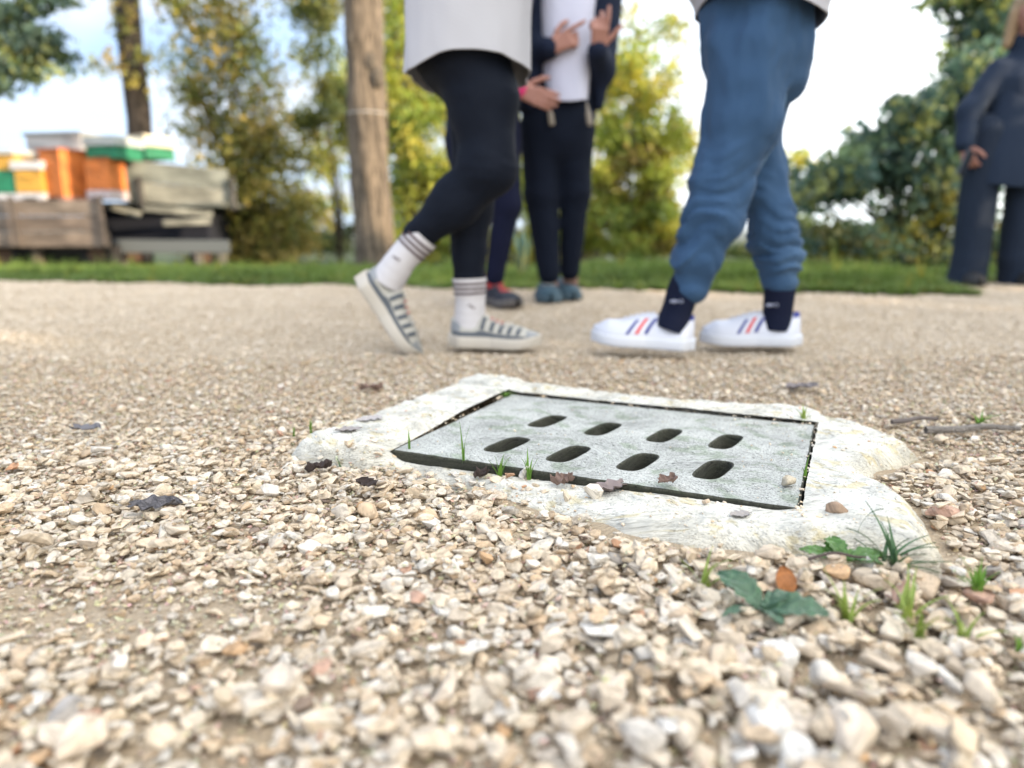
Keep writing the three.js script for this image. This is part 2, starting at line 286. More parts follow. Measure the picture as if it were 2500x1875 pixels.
// ---------------------------------------------------------------- drain: cement surround and slotted concrete plate
const cementMap = dataTex(1024, (u, v) => {
  const a = loop(u, v, 6, 3, 5), b = loop(u, v, 26, 5, 4), c = loop(u, v, 70, 8, 2), st = sstep(0.10, 0.34, loop(u, v, 10, 12, 4)) * 0.22, dk = sstep(0.24, 0.36, b) * 0.22 + sstep(0.26, 0.33, c) * 0.30 + sstep(0.035, 0.0, Math.abs(loop(u, v, 9, 23, 5))) * 0.16, k = 0.92 + 0.26 * a + 0.16 * b + 0.16 * c - dk;
  return [k * (1 - st * 0.25), k * (0.995 - st * 0.42), k * (0.965 - st * 0.85)];
}, true, 3);
const cementBump = dataTex(512, (u, v) => 0.5 + 0.4 * loop(u, v, 22, 5, 5) + 0.5 * Math.abs(loop(u, v, 30, 9, 3)) + 0.25 * loop(u, v, 90, 2, 2));
const plateMap = dataTex(1024, (u, v) => {
  const a = loop(u, v, 5, 21, 5), b = loop(u, v, 60, 15, 3), c = loop(u, v, 120, 18, 2), sp = sstep(0.20, 0.28, loop(u, v, 150, 32, 3)) * 0.42 + sstep(0.27, 0.34, loop(u, v, 60, 37, 3)) * 0.35, st = sstep(0.05, 0.3, loop(u, v, 7, 41, 4)) * 0.16;
  const k = 0.90 + 0.22 * a + 0.22 * b + 0.26 * c - sp - sstep(0.02, 0.0, Math.abs(loop(u, v, 6, 51, 5))) * 0.10;
  return [k * (0.985 - st), k * (1.0 - st * 0.8), k * (1.0 - st * 1.15)];
}, true, 3);
const plateBump = dataTex(512, (u, v) => 0.55 + 0.4 * loop(u, v, 60, 15, 3) + 0.3 * loop(u, v, 110, 18, 2) - sstep(0.2, 0.3, loop(u, v, 90, 32, 3)) * 0.5);
{
  const sur = thing('drain_surround', 'rough whitish cement collar cast round the slotted drain plate in the gravel', 'drain surround', [GC.x, 0, GC.z], -GA);
  // heightfield with a rectangular opening; local x = u, local z = -v
  const us = [], vs = [], push = (a, lo, hi, step) => { const n = Math.round((hi - lo) / step); for (let i = 0; i < n; i++) a.push(lo + (hi - lo) * i / n); };
  const gap = 0.002, ox = HX + gap, oy = HY + gap;
  push(us, -0.50, -ox, 0.0035); push(us, -ox, ox, 0.0035); push(us, ox, 0.62, 0.0035); us.push(0.62);
  push(vs, -0.44, -oy, 0.0035); push(vs, -oy, oy, 0.0035); push(vs, oy, 0.42, 0.0035); vs.push(0.42);
  const pos = [], uv = [], col = [], idx = [], nu = us.length;
  const ragged = (u, v) => 0.004 * fbm(u * 40, v * 40, 9, 3);
  for (const v of vs) for (const u of us) {
    const y = surroundY(u, v); let U = u, Vv = v;
    const m = Math.max(Math.abs(u) - ox, Math.abs(v) - oy);
    if (m > -1e-6 && m < 0.02) { const k = (1 - m / 0.02) * (0.0045 * Math.max(0, fbm(u * 30, v * 30, 4, 3)) + 0.002 * Math.abs(fbm(u * 90, v * 90, 1, 2))); if (Math.abs(u) - ox > Math.abs(v) - oy) U += Math.sign(u) * k; else Vv += Math.sign(v) * k; }
    pos.push(U, y, -Vv); uv.push((u - y * 1.3) / 0.27, (v + y * 1.3) / 0.27);
    const dirt = sstep(0.0, 0.5, fbm(u * 6, v * 6, 5.5, 4) + 0.25) * 0.22 + sstep(0.02, -0.01, y + 0.03) * 0.2 + 0.55 * sstep(0.05, 0.0, polyDist(surroundOuter, u, v)) * sstep(0.1, 0.3, u);
    const wh = 0.67; col.push(wh * lerp(1, 0.80, dirt), wh * lerp(0.985, 0.70, dirt), wh * lerp(0.945, 0.53, dirt));
  }
  for (let j = 0; j < vs.length - 1; j++) for (let i = 0; i < nu - 1; i++) {
    const cu = (us[i] + us[i + 1]) / 2, cv = (vs[j] + vs[j + 1]) / 2; if (Math.abs(cu) < ox && Math.abs(cv) < oy) continue;
    if (polyDist(surroundOuter, cu, cv) < -0.035) continue;
    const a = j * nu + i; idx.push(a, a + 1, a + nu, a + 1, a + nu + 1, a + nu);
  }
  const g = new THREE.BufferGeometry(); g.setAttribute('position', new THREE.Float32BufferAttribute(pos, 3)); g.setAttribute('uv', new THREE.Float32BufferAttribute(uv, 2)); g.setAttribute('color', new THREE.Float32BufferAttribute(col, 3)); g.setIndex(idx); g.computeVertexNormals();
  part('cement_collar', g, std(0xffffff, 0.95, { vertexColors: true, map: cementMap, bumpMap: cementBump, bumpScale: 0.0045 }), sur);
  // the pit under the plate
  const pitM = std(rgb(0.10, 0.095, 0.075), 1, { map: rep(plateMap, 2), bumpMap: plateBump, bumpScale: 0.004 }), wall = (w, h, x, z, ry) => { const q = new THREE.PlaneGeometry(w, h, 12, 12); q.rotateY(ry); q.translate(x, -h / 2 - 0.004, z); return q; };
  const o = 0.012, floor = new THREE.PlaneGeometry(2 * ox + o, 2 * oy + o); floor.rotateX(-Math.PI / 2); floor.translate(0, -0.36, 0);
  const wallG = (sx, sz, w) => { const q = new THREE.BoxGeometry(...w); q.translate(sx, -0.21, sz); return q; };
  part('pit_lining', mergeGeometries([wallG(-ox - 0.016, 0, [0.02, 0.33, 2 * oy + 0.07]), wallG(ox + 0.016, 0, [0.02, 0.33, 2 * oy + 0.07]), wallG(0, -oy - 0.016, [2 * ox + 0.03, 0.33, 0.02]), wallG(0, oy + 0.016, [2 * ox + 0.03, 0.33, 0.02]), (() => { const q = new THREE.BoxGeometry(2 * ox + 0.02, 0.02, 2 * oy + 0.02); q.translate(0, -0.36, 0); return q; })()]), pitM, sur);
  const strip = new RoundedBoxGeometry(0.009, 0.05, 2 * HY + 0.02, 2, 0.002); strip.translate(HX + 0.0080, -0.0235, 0.0);
  part('edge_strip', strip, std(rgb(0.33, 0.31, 0.28), 0.8, { map: mottle, bumpMap: grainBump, bumpScale: 0.001 }), sur, 'thin grey metal edge strip beside the plate');

  const plate = thing('drain_grate', 'grey concrete drain cover with two rows of four rounded slots', 'drain cover', [GC.x, 0, GC.z], -GA);
  const s = new THREE.Shape(), r = rng(5), edge = (x0, y0, x1, y1, n) => { for (let i = 0; i < n; i++) { const t = i / n, k = i ? 0.0011 * gauss(r) : 0; s.lineTo(lerp(x0, x1, t) + (y0 === y1 ? 0 : k), lerp(y0, y1, t) + (y0 === y1 ? k : 0)); } };
  s.moveTo(-HX, -HY); edge(-HX, -HY, HX, -HY, 40); edge(HX, -HY, HX - 0.002, HY, 30); edge(HX - 0.002, HY, -HX + 0.004, HY, 40); edge(-HX + 0.004, HY, -HX, -HY, 30);
  for (const [cu, cv, w] of [[-0.135, 0.044, 0.042], [-0.034, 0.036, 0.040], [0.066, 0.040, 0.040], [0.160, 0.044, 0.040], [-0.139, -0.110, 0.044], [-0.038, -0.115, 0.042], [0.064, -0.110, 0.042], [0.166, -0.101, 0.043]]) {
    const h = new THREE.Path(), L = 0.0425, rr = w * 0.40, lean = 0.016; h.moveTo(cu - rr, cv - L + rr * 0.7);
    const pts = []; for (let i = 0; i < 40; i++) { const a = i / 40 * 2 * Math.PI, c = Math.cos(a), q = Math.sin(a), e = 2 / 3.4; const y = Math.sign(q) * Math.pow(Math.abs(q), e) * L; pts.push([cu + Math.sign(c) * Math.pow(Math.abs(c), e) * rr + y / L * lean * 0.4, cv + y]); }
    h.moveTo(...pts[0]); pts.slice(1).forEach((p) => h.lineTo(...p)); h.closePath(); s.holes.push(h);
  }
  const pg = new THREE.ExtrudeGeometry(s, { depth: 0.036, bevelEnabled: true, bevelSize: 0.0028, bevelThickness: 0.0028, bevelSegments: 3, bevelOffset: -0.0028, curveSegments: 12 });
  pg.rotateX(-Math.PI / 2); pg.translate(0, -0.0388 - 0.001, 0);
  { const p = pg.attributes.position, q = []; for (let i = 0; i < p.count; i++) { const x = p.getX(i), z = p.getZ(i), y = p.getY(i); q.push((x + (y < -0.006 ? z * 0.8 : 0)) / 0.30, (y < -0.006 ? y : z) / 0.30); } pg.setAttribute('uv', new THREE.Float32BufferAttribute(q, 2)); }
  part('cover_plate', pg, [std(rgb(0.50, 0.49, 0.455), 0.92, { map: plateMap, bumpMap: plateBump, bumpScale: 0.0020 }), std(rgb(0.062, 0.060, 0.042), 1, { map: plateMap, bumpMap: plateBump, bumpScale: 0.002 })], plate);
}
const onTop = (u, v) => fromG(u, v, inPlate(u, v) ? 0 : surroundY(u, v));
function placedStone(name, label, u, v, size, color, gi, turn, lift = 0.26, cat = 'stone', group) {
  const p = onTop(u, v), m = single(name, stoneGeos[gi], std(rgb(...color), 0.92, { map: stoneMap, bumpMap: stoneBump, bumpScale: 0.0012 }), label, cat, V(p.x, p.y + size[1] * lift, p.z), group);
  m.rotation.set(0.1, turn, -0.08); m.scale.set(size[0], size[1], size[2]); return m;
}
const LG = (dx, dy, h = 0) => { const p = gnd(dx, dy, h); return toG(p.x, p.z); };
placedStone('stone_chip', 'tan wedge-shaped stone lying on the near right corner of the drain cover', ...LG(1698, 1050), [0.021, 0.024, 0.017], [0.50, 0.43, 0.32], 3, 0.6, 0.24);
placedStone('stone_chip', 'largest pale angular stone resting on the cement collar below the front slots', ...LG(1276, 1082, -0.01), [0.033, 0.034, 0.026], [0.66, 0.59, 0.49], 5, 0.2, 0.22);
placedStone('stone_chip', 'small upright beige stone left of the largest stone on the cement collar', ...LG(1224, 1078, -0.01), [0.013, 0.026, 0.013], [0.60, 0.51, 0.39], 1, 1.2, 0.22);
placedStone('stone_chip', 'reddish brown stone stuck in the hole of the right-hand cement corner', ...LG(1806, 1117, 0), [0.024, 0.022, 0.014], [0.36, 0.25, 0.17], 7, -0.5, 0.2);
placedStone('stone_chip', 'little round tan pebble alone on the near cement collar strip', ...LG(1525, 1092, -0.006), [0.012, 0.014, 0.010], [0.55, 0.43, 0.31], 9, 0.5, 0.25);
placedStone('stone_chip', 'thin pale shard leaning on the black front edge of the drain cover', ...LG(1135, 1034, -0.014), [0.022, 0.034, 0.016], [0.62, 0.58, 0.53], 8, 0.9, 0.28);
placedStone('stone_chip', 'russet pebble on the collar beside the leaning pale shard', ...LG(1100, 1034, -0.012), [0.016, 0.018, 0.013], [0.38, 0.22, 0.13], 2, 0.4, 0.28);
{ // grit and chips scattered over plate and collar: uncountable
  const r = rng(55), im = new THREE.InstancedMesh(stoneGeos[13], std(0xffffff, 0.92), 620); im.name = 'grit'; tag(im, 'fine stone grit scattered over the drain cover and its collar', null, null, 'stuff');
  let n = 0;
  while (n < 620) {
    let u = lerp(-0.42, 0.42, r()), v = lerp(-0.36, 0.32, r()); const seam = n < 240; if (seam) { const e = r(); if (e < 0.45) v = -HY - 0.012 * r() - 0.002; else if (e < 0.65) v = HY + 0.004 * gauss(r); else u = (e < 0.85 ? 1 : -1) * HX + 0.004 * gauss(r); if (Math.abs(u) > HX + 0.01 || Math.abs(v) > HY + 0.016) continue; } const onP = inPlate(u, v, -0.01); if (!seam && (polyDist(surroundOuter, u, v) < 0.02 || (inPlate(u, v, 0.015) && !onP))) continue;
    if (onP && (r() > 0.25 + 0.6 * sstep(0.1, 0.27, u) || [-0.135, -0.034, 0.066, 0.16].some((c) => Math.abs(u - c) < 0.034 && (Math.abs(v - 0.04) < 0.06 || Math.abs(v + 0.11) < 0.06)))) continue;
    const s = 0.002 + (onP ? 0.006 : 0.010) * r() * r() * r(), p = seam ? fromG(u, v, v < -HY ? surroundY(u, v - 0.01, false) : 0) : onTop(u, v); im.setMatrixAt(n, pose(r, p.x, p.y + s * 0.2, p.z, s, 0.5)); im.setColorAt(n, rgb(...stoneColor(r))); n++;
  }
  scene.add(im);
}

// ---------------------------------------------------------------- continuous surfaces from joints (bodies, clothes)
// prim: [a, b, ra, rb, squash?]  a tapered capsule between two joints; squash scales it across (x, y, z)
function surface(prims, cell, k, bump) {
  const lo = V(1e9, 1e9, 1e9), hi = V(-1e9, -1e9, -1e9), P = prims.map(([a, b, ra, rb, q]) => {
    const s = q ?? [1, 1, 1], m = Math.max(ra, rb) * Math.max(...s) + k * 1.2 + cell * 2, mn = a.clone().min(b).addScalar(-m), mx = a.clone().max(b).addScalar(m); lo.min(mn); hi.max(mx);
    return { a, d: b.clone().sub(a), ra, rb, s, ms: Math.min(...s), mn, mx };
  });
  const nx = Math.ceil((hi.x - lo.x) / cell) + 1, ny = Math.ceil((hi.y - lo.y) / cell) + 1, nz = Math.ceil((hi.z - lo.z) / cell) + 1, f = new Float32Array(nx * ny * nz).fill(1);
  const id = (i, j, l) => (l * ny + j) * nx + i;
  for (const p of P) {
    const l2 = Math.max(1e-9, p.d.lengthSq()), i0 = Math.max(0, Math.floor((p.mn.x - lo.x) / cell)), i1 = Math.min(nx - 1, Math.ceil((p.mx.x - lo.x) / cell)), j0 = Math.max(0, Math.floor((p.mn.y - lo.y) / cell)), j1 = Math.min(ny - 1, Math.ceil((p.mx.y - lo.y) / cell)), l0 = Math.max(0, Math.floor((p.mn.z - lo.z) / cell)), l1 = Math.min(nz - 1, Math.ceil((p.mx.z - lo.z) / cell));
    for (let l = l0; l <= l1; l++) for (let j = j0; j <= j1; j++) for (let i = i0; i <= i1; i++) {
      const x = lo.x + i * cell - p.a.x, y = lo.y + j * cell - p.a.y, z = lo.z + l * cell - p.a.z, t = clamp((x * p.d.x + y * p.d.y + z * p.d.z) / l2);
      const d = (Math.hypot((x - p.d.x * t) / p.s[0], (y - p.d.y * t) / p.s[1], (z - p.d.z * t) / p.s[2]) - lerp(p.ra, p.rb, t)) * (p.ms < 1 ? Math.sqrt(p.ms) : 1), o = id(i, j, l), c = f[o], h = Math.max(k - Math.abs(c - d), 0) / k;
      f[o] = Math.min(c, d) - h * h * k * 0.25;
    }
  }
  if (bump) for (let l = 0; l < nz; l++) for (let j = 0; j < ny; j++) for (let i = 0; i < nx; i++) { const o = id(i, j, l); if (Math.abs(f[o]) < 0.05) f[o] += bump(lo.x + i * cell, lo.y + j * cell, lo.z + l * cell); }
  const vert = new Int32Array(nx * ny * nz).fill(-1), pos = [], idx = [], C = [[0, 0, 0], [1, 0, 0], [0, 1, 0], [1, 1, 0], [0, 0, 1], [1, 0, 1], [0, 1, 1], [1, 1, 1]], E = [[0, 1], [2, 3], [4, 5], [6, 7], [0, 2], [1, 3], [4, 6], [5, 7], [0, 4], [1, 5], [2, 6], [3, 7]];
  for (let l = 0; l < nz - 1; l++) for (let j = 0; j < ny - 1; j++) for (let i = 0; i < nx - 1; i++) {
    let m = 0; for (let c = 0; c < 8; c++) if (f[id(i + C[c][0], j + C[c][1], l + C[c][2])] < 0) m |= 1 << c;
    if (m === 0 || m === 255) continue;
    let x = 0, y = 0, z = 0, n = 0;
    for (const [a, b] of E) { if (((m >> a) & 1) === ((m >> b) & 1)) continue; const fa = f[id(i + C[a][0], j + C[a][1], l + C[a][2])], fb = f[id(i + C[b][0], j + C[b][1], l + C[b][2])], t = fa / (fa - fb); x += lerp(C[a][0], C[b][0], t); y += lerp(C[a][1], C[b][1], t); z += lerp(C[a][2], C[b][2], t); n++; }
    vert[id(i, j, l)] = pos.length / 3; pos.push(lo.x + (i + x / n) * cell, lo.y + (j + y / n) * cell, lo.z + (l + z / n) * cell);
  }
  const quad = (a, b, c, d, flip) => { if (a < 0 || b < 0 || c < 0 || d < 0) return; flip ? idx.push(a, c, b, a, d, c) : idx.push(a, b, c, a, c, d); };
  for (let l = 1; l < nz - 1; l++) for (let j = 1; j < ny - 1; j++) for (let i = 1; i < nx - 1; i++) {
    const s = f[id(i, j, l)] < 0;
    if (s !== f[id(i + 1, j, l)] < 0) quad(vert[id(i, j - 1, l - 1)], vert[id(i, j, l - 1)], vert[id(i, j, l)], vert[id(i, j - 1, l)], !s);
    if (s !== f[id(i, j + 1, l)] < 0) quad(vert[id(i - 1, j, l - 1)], vert[id(i - 1, j, l)], vert[id(i, j, l)], vert[id(i, j, l - 1)], !s);
    if (s !== f[id(i, j, l + 1)] < 0) quad(vert[id(i - 1, j - 1, l)], vert[id(i, j - 1, l)], vert[id(i, j, l)], vert[id(i - 1, j, l)], !s);
  }
  const g = new THREE.BufferGeometry(); g.setAttribute('position', new THREE.Float32BufferAttribute(pos, 3)); g.setIndex(idx); g.computeVertexNormals();
  const uv = []; for (let i = 0; i < pos.length; i += 3) uv.push((pos[i] + pos[i + 2] * 0.7) / 0.12, pos[i + 1] / 0.12); g.setAttribute('uv', new THREE.Float32BufferAttribute(uv, 2));
  return g;
}
// a hand: palm, four fingers, thumb. dir = where the fingers point, nrm = out of the back of the hand, side = towards the thumb
function handPrims(wrist, dir, nrm, thumbUp, curls, tcurl = 0.5) {
  dir = dir.clone().normalize(); const side = thumbUp.clone().addScaledVector(dir, -thumbUp.dot(dir)).normalize(), back = nrm.clone().addScaledVector(dir, -nrm.dot(dir)).addScaledVector(side, -nrm.dot(side)).normalize(), out = [];
  const pt = (f, s, b) => wrist.clone().addScaledVector(dir, f).addScaledVector(side, s).addScaledVector(back, b);
  for (const s of [-0.024, -0.008, 0.009, 0.025]) out.push([pt(0.008, s * 0.6, 0), pt(0.076, s, 0), 0.015, 0.0115, null]);
  const len = [[0.031, 0.021, 0.018], [0.040, 0.026, 0.020], [0.043, 0.029, 0.021], [0.039, 0.025, 0.020]];
  [-0.027, -0.0095, 0.0095, 0.0275].forEach((s, i) => {
    let p = pt(0.078, s, 0.001), a = 0; const n = len[i];
    n.forEach((L, j) => { a += curls[i] * [0.9, 1.15, 0.8][j]; const d = dir.clone().multiplyScalar(Math.cos(a)).addScaledVector(back, -Math.sin(a)).addScaledVector(side, s * 2.2 * (j ? 0.6 : 1)).normalize(), q = p.clone().addScaledVector(d, L); out.push([p, q, 0.0094 - j * 0.0008, 0.0088 - j * 0.0009, null]); p = q; });
  });
  let p = pt(0.022, 0.026, -0.004), a = 0.75; out.push([pt(0.010, 0.012, -0.004), p, 0.016, 0.0135, null]);
  [[0.038, 0], [0.030, -0.35 * tcurl], [0.026, -0.5 * tcurl]].forEach(([L, da], j) => { a += da; const d = dir.clone().multiplyScalar(Math.cos(a)).addScaledVector(side, Math.sin(a)).addScaledVector(back, -0.3 * tcurl * (j + 0.4)).normalize(), q = p.clone().addScaledVector(d, L); out.push([p, q, 0.0115 - j * 0.001, 0.0105 - j * 0.001, null]); p = q; });
  out.forEach((q) => q.pop());
  return out;
}
// a head about the chin-to-crown centre c; fwd = where the face looks
function headGeo(c, fwd, cell) {
  const f = fwd.clone().normalize(), r = V(0, 1, 0).cross(f).negate().normalize(), u = f.clone().cross(r).negate().normalize().multiplyScalar(-1); if (u.y < 0) u.negate();
  const p = (x, y, z) => c.clone().addScaledVector(r, x).addScaledVector(u, y).addScaledVector(f, z), S = [];
  S.push([p(0, 0.030, -0.016), p(0, 0.026, 0.012), 0.083, 0.079], [p(0, -0.02, 0.022), p(0, -0.086, 0.050), 0.060, 0.030], [p(-0.034, -0.03, 0.03), p(-0.014, -0.084, 0.055), 0.034, 0.022], [p(0.034, -0.03, 0.03), p(0.014, -0.084, 0.055), 0.034, 0.022]);
  S.push([p(0, 0.012, 0.086), p(0, -0.024, 0.104), 0.007, 0.011], [p(-0.010, -0.028, 0.092), p(0.010, -0.028, 0.092), 0.009, 0.009]);   // nose
  S.push([p(-0.042, 0.018, 0.074), p(-0.012, 0.021, 0.086), 0.010, 0.009], [p(0.042, 0.018, 0.074), p(0.012, 0.021, 0.086), 0.010, 0.009]);   // brow
  S.push([p(-0.016, -0.054, 0.086), p(0.016, -0.054, 0.086), 0.0085, 0.0085], [p(-0.013, -0.063, 0.086), p(0.013, -0.063, 0.086), 0.0085, 0.0085]);   // lips
  for (const s of [-1, 1]) S.push([p(s * 0.076, 0.018, -0.012), p(s * 0.072, -0.022, -0.004), 0.012, 0.009], [p(s * 0.04, -0.012, 0.066), p(s * 0.03, -0.03, 0.07), 0.022, 0.02]);
  return { geo: surface(S, cell, 0.014), p };
}
const cloth = (color, more = {}) => phys(color, 0.92, { bumpMap: weave, bumpScale: 0.0008, sheen: 0.25, sheenRoughness: 0.6, sheenColor: color.clone().lerp(rgb(1, 1, 1), 0.3), ...more });
const skinM = phys(rgb(0.32, 0.15, 0.11), 0.6);
const folds = (sx, sy, amp, seed = 0) => (x, y, z) => amp * fbm(x * sx + seed, y * sy, z * sx - seed, 3);

// a shoe is a loft: local x from heel to toe, y up, z to the wearer's right
function shoeSkin(L, wid, hAt, sole) {
  const half = (s) => wid * (0.30 + 0.22 * sstep(0, 0.12, s) + 0.0 * s) * (s < 0.5 ? lerp(1, 0.88, sstep(0.12, 0.42, s)) : lerp(0.88, 1.06, sstep(0.42, 0.70, s))) * Math.sqrt(Math.max(0, 1 - Math.pow(clamp((s - 0.72) / 0.28), 2.4)) * 0.995 + 0.005) * Math.sqrt(sstep(-0.03, 0.06, s) * 0.6 + 0.4);
  const bend = (s, z) => z + 0.07 * wid * Math.sin(clamp((s - 0.3) / 0.7) * Math.PI * 0.55);
  const point = (s, th, off = 0) => { // th from 0 (outer sole line) over the top to pi
    const h = hAt(s), w = half(s), c = Math.cos(th), q = Math.sin(th), e = 0.72;
    const z = Math.sign(c) * Math.pow(Math.abs(c), 0.8) * (w + off) * lerp(1, lerp(0.62, 0.80, sstep(0.3, 0.7, s)), q), y = sole + Math.pow(q, e) * (h - sole) + off * q;
    return V(s * L, y, bend(s, z));
  };
  return { half, bend, point };
}
function gridGeo(nu, nv, fn, closeV = false) {
  const pos = [], uv = [], idx = [];
  for (let i = 0; i <= nu; i++) for (let j = 0; j <= nv; j++) { const p = fn(i / nu, j / nv); pos.push(p.x, p.y, p.z); uv.push(i / nu * 2, j / nv * 2); }
  for (let i = 0; i < nu; i++) for (let j = 0; j < nv; j++) { const a = i * (nv + 1) + j, b = a + nv + 1; idx.push(a, b, a + 1, b, b + 1, a + 1); }
  let g = new THREE.BufferGeometry(); g.setAttribute('position', new THREE.Float32BufferAttribute(pos, 3)); g.setAttribute('uv', new THREE.Float32BufferAttribute(uv, 2)); g.setIndex(idx); g.computeVertexNormals(); return g;
}
function makeShoe(parent, kind, M, L, wid, label) {
  const run = kind === 'runner', sole = run ? 0.032 : 0.027;
  const hAt = run ? (s) => sole + (s < 0.30 ? lerp(0.052, 0.048, s / 0.3) : lerp(0.050, 0.034, sstep(0.30, 0.70, s)) + 0.012 * Math.exp(-(((s - 0.36) / 0.10) ** 2))) * (1 - 0.55 * sstep(0.70, 1, s))
    : (s) => sole + (s < 0.28 ? lerp(0.068, 0.052, sstep(0.02, 0.2, s)) : lerp(0.052, 0.068, sstep(0.24, 0.40, s)) - 0.024 * sstep(0.42, 0.80, s)) * (1 - 0.42 * sstep(0.84, 1, s));
  const sk = shoeSkin(L, wid, hAt, sole), shoe = new THREE.Mesh(gridGeo(44, 26, (u, v) => sk.point(u, v * Math.PI)), M.upper);
  shoe.name = 'shoe'; shoe.castShadow = shoe.receiveShadow = true; if (label) shoe.userData.label = label; parent.add(shoe);
  // sole: a slab with a flared, rounded wall
  const toeUp = (s) => (run ? 0.016 : 0.009) * Math.pow(clamp((s - 0.68) / 0.32), 2) + 0.003 * Math.pow(clamp((0.12 - s) / 0.12), 2), wall = (s, v) => {
    const a = v * 2 * Math.PI, c = Math.cos(a), q = Math.sin(a), w = sk.half(s) + (run ? 0.007 - 0.002 * s : 0.0035), th = sole + 0.008 - (run ? 0.004 * s : 0);
    return V(s * L + (s < 0.02 ? -0.006 : s > 0.98 ? 0.006 : 0), toeUp(s) * (1 - 0.6 * (q + 1) / 2) + th / 2 + Math.sign(q) * Math.pow(Math.abs(q), 0.35) * th / 2, sk.bend(s, Math.sign(c) * Math.pow(Math.abs(c), 0.35) * w));
  };
  part('sole', gridGeo(48, 24, wall), M.sole, shoe);
  const strap = (s0, s1, th0, th1, lean, off, m, name) => part(name, gridGeo(8, 10, (u, v) => sk.point(lerp(s0, s1, u) + lean * v, lerp(th0, th1, v), off * (0.4 + 0.6 * Math.sin(Math.PI * clamp(u * 0.94 + 0.03)) ** 0.3))), m, shoe);
  for (const side of [0, 1]) {
    const T = (t) => (side ? Math.PI - t : t);
    if (run) {
      for (let i = 0; i < 5; i++) strap(0.34 + i * 0.10, 0.385 + i * 0.10, T(0.26), T(1.1), 0.03, 0.0022, M.dark, 'overlay');
      strap(0.0, 0.40, T(0.02), T(0.22), 0.03, 0.0026, M.dark, 'overlay'); strap(0.36, 0.97, T(0.0), T(0.20), 0.0, 0.0022, M.dark, 'overlay'); strap(0.86, 0.985, T(0.2), T(1.0), 0.0, 0.002, M.silver ?? M.dark, 'toe_cap'); strap(0.004, 0.12, T(0.2), T(0.8), 0.0, 0.002, M.silver ?? M.dark, 'heel_counter');
      strap(0.02, 0.30, T(0.9), T(1.15), 0.0, 0.0024, M.trim, 'collar_trim');
    } else {
      [M.blue, M.red, M.blue].forEach((m, i) => strap(0.46 + i * 0.092, 0.498 + i * 0.092, T(0.13), T(0.86), -0.10, 0.002, m, 'stripe'));
      strap(0.005, 0.075, T(0.85), T(1.45), 0.0, 0.0024, M.blue, 'heel_tab');
    }
  }
  for (let i = 0; i < 6; i++) { const s = 0.40 + i * 0.055; strap(s, s + 0.016, Math.PI * 0.36, Math.PI * 0.64, 0.006, 0.0055, run && i >= 1 && i <= 3 ? M.lace : M.laceB ?? M.lace, 'lace'); }
  return shoe;
}
function tubeGeo(pts, rad, nu = 26, nv = 20, wob = 0) { // tube through points with a radius per parameter
  const c = new THREE.CatmullRomCurve3(pts), fr = c.computeFrenetFrames(nu, false);
  return gridGeo(nu, nv, (u, v) => { const i = Math.round(u * nu), a = v * 2 * Math.PI, p = c.getPointAt(u), r = rad(u) * (1 + wob * Math.sin(a * 3 + u * 9) * 0.5); return p.addScaledVector(fr.normals[i], Math.cos(a) * r).addScaledVector(fr.binormals[i], Math.sin(a) * r); });
}
function placeShoe(shoe, heel, toe, roll = 0) { // heel point of the sole on the ground line, toe direction
  const x = toe.clone().sub(heel).normalize(), z0 = V(0, 1, 0).cross(x).negate().normalize(), y = z0.clone().cross(x).normalize(); if (y.y < 0) { y.negate(); z0.negate(); }
  const z = x.clone().cross(y), m = new THREE.Matrix4().makeBasis(x, y, z).setPosition(heel); shoe.applyMatrix4(m); if (roll) shoe.rotateX(roll);
}
const hairM = (c) => std(c, 0.7, { bumpMap: streak, bumpScale: 0.004 });
function torsoPrims(pel, chest, neck, shL, shR, w, d, fwdX) { // pelvis, waist, chest, shoulders
  const q = fwdX ? [d / w, 1, 1] : [1, 1, d / w];
  return [[pel, pel.clone().lerp(chest, 0.5), w * 0.98, w * 0.80, q], [pel.clone().lerp(chest, 0.5), chest, w * 0.80, w * 0.96, q], [chest, neck.clone().lerp(chest, 0.35), w * 0.96, w * 0.55, q], [shL, shR, 0.062, 0.062]];
}
const D2 = (o, p) => p.clone().sub(o);
function person(spec) {
  const base = spec.base, t = thing('person', spec.label, 'person', [base.x, base.y, base.z], 0), L = (p) => D2(base, p);
  t.userData.group = undefined; delete t.userData.group;
  const put = (name, geo, m, label, parent = t) => { if (parent === t) geo.translate(-base.x, -base.y, -base.z); return part(name, geo, m, parent, label); };
  const bodies = [surface(spec.body, 0.014, 0.03)];
  for (const h of spec.hands) bodies.push(surface(h, 0.0035, 0.007));
  const hd = headGeo(spec.head, spec.look, 0.006); bodies.push(hd.geo);
  bodies.push(surface([[spec.neck, spec.head.clone().add(V(0, -0.03, 0)), 0.052, 0.05]], 0.008, 0.01));
  put('body', mergeGeometries(bodies), skinM);
  const hs = spec.hair; if (hs) put('hair', surface(hs.prims(hd.p), 0.007, 0.02, (x, y, z) => 0.006 * fbm(x * 60, y * 8, z * 60, 2)), hairM(hs.color));
  for (const sx of [-1, 1]) { const e = new THREE.SphereGeometry(0.0118, 14, 10); const c = hd.p(sx * 0.031, 0.002, 0.0735); e.translate(c.x, c.y, c.z); put('eye', e, std(rgb(0.62, 0.58, 0.55), 0.3)); const i = new THREE.SphereGeometry(0.0068, 12, 8), k = hd.p(sx * 0.031, 0.002, 0.0805); i.translate(k.x, k.y, k.z); put('iris', i, std(rgb(0.03, 0.02, 0.02), 0.2)); }
  for (const g of spec.clothes) put(g.name, g.geo ?? surface(g.prims, g.cell ?? 0.009, g.k ?? 0.03, g.bump), g.mat, g.label);
  return { t, put, L };
}
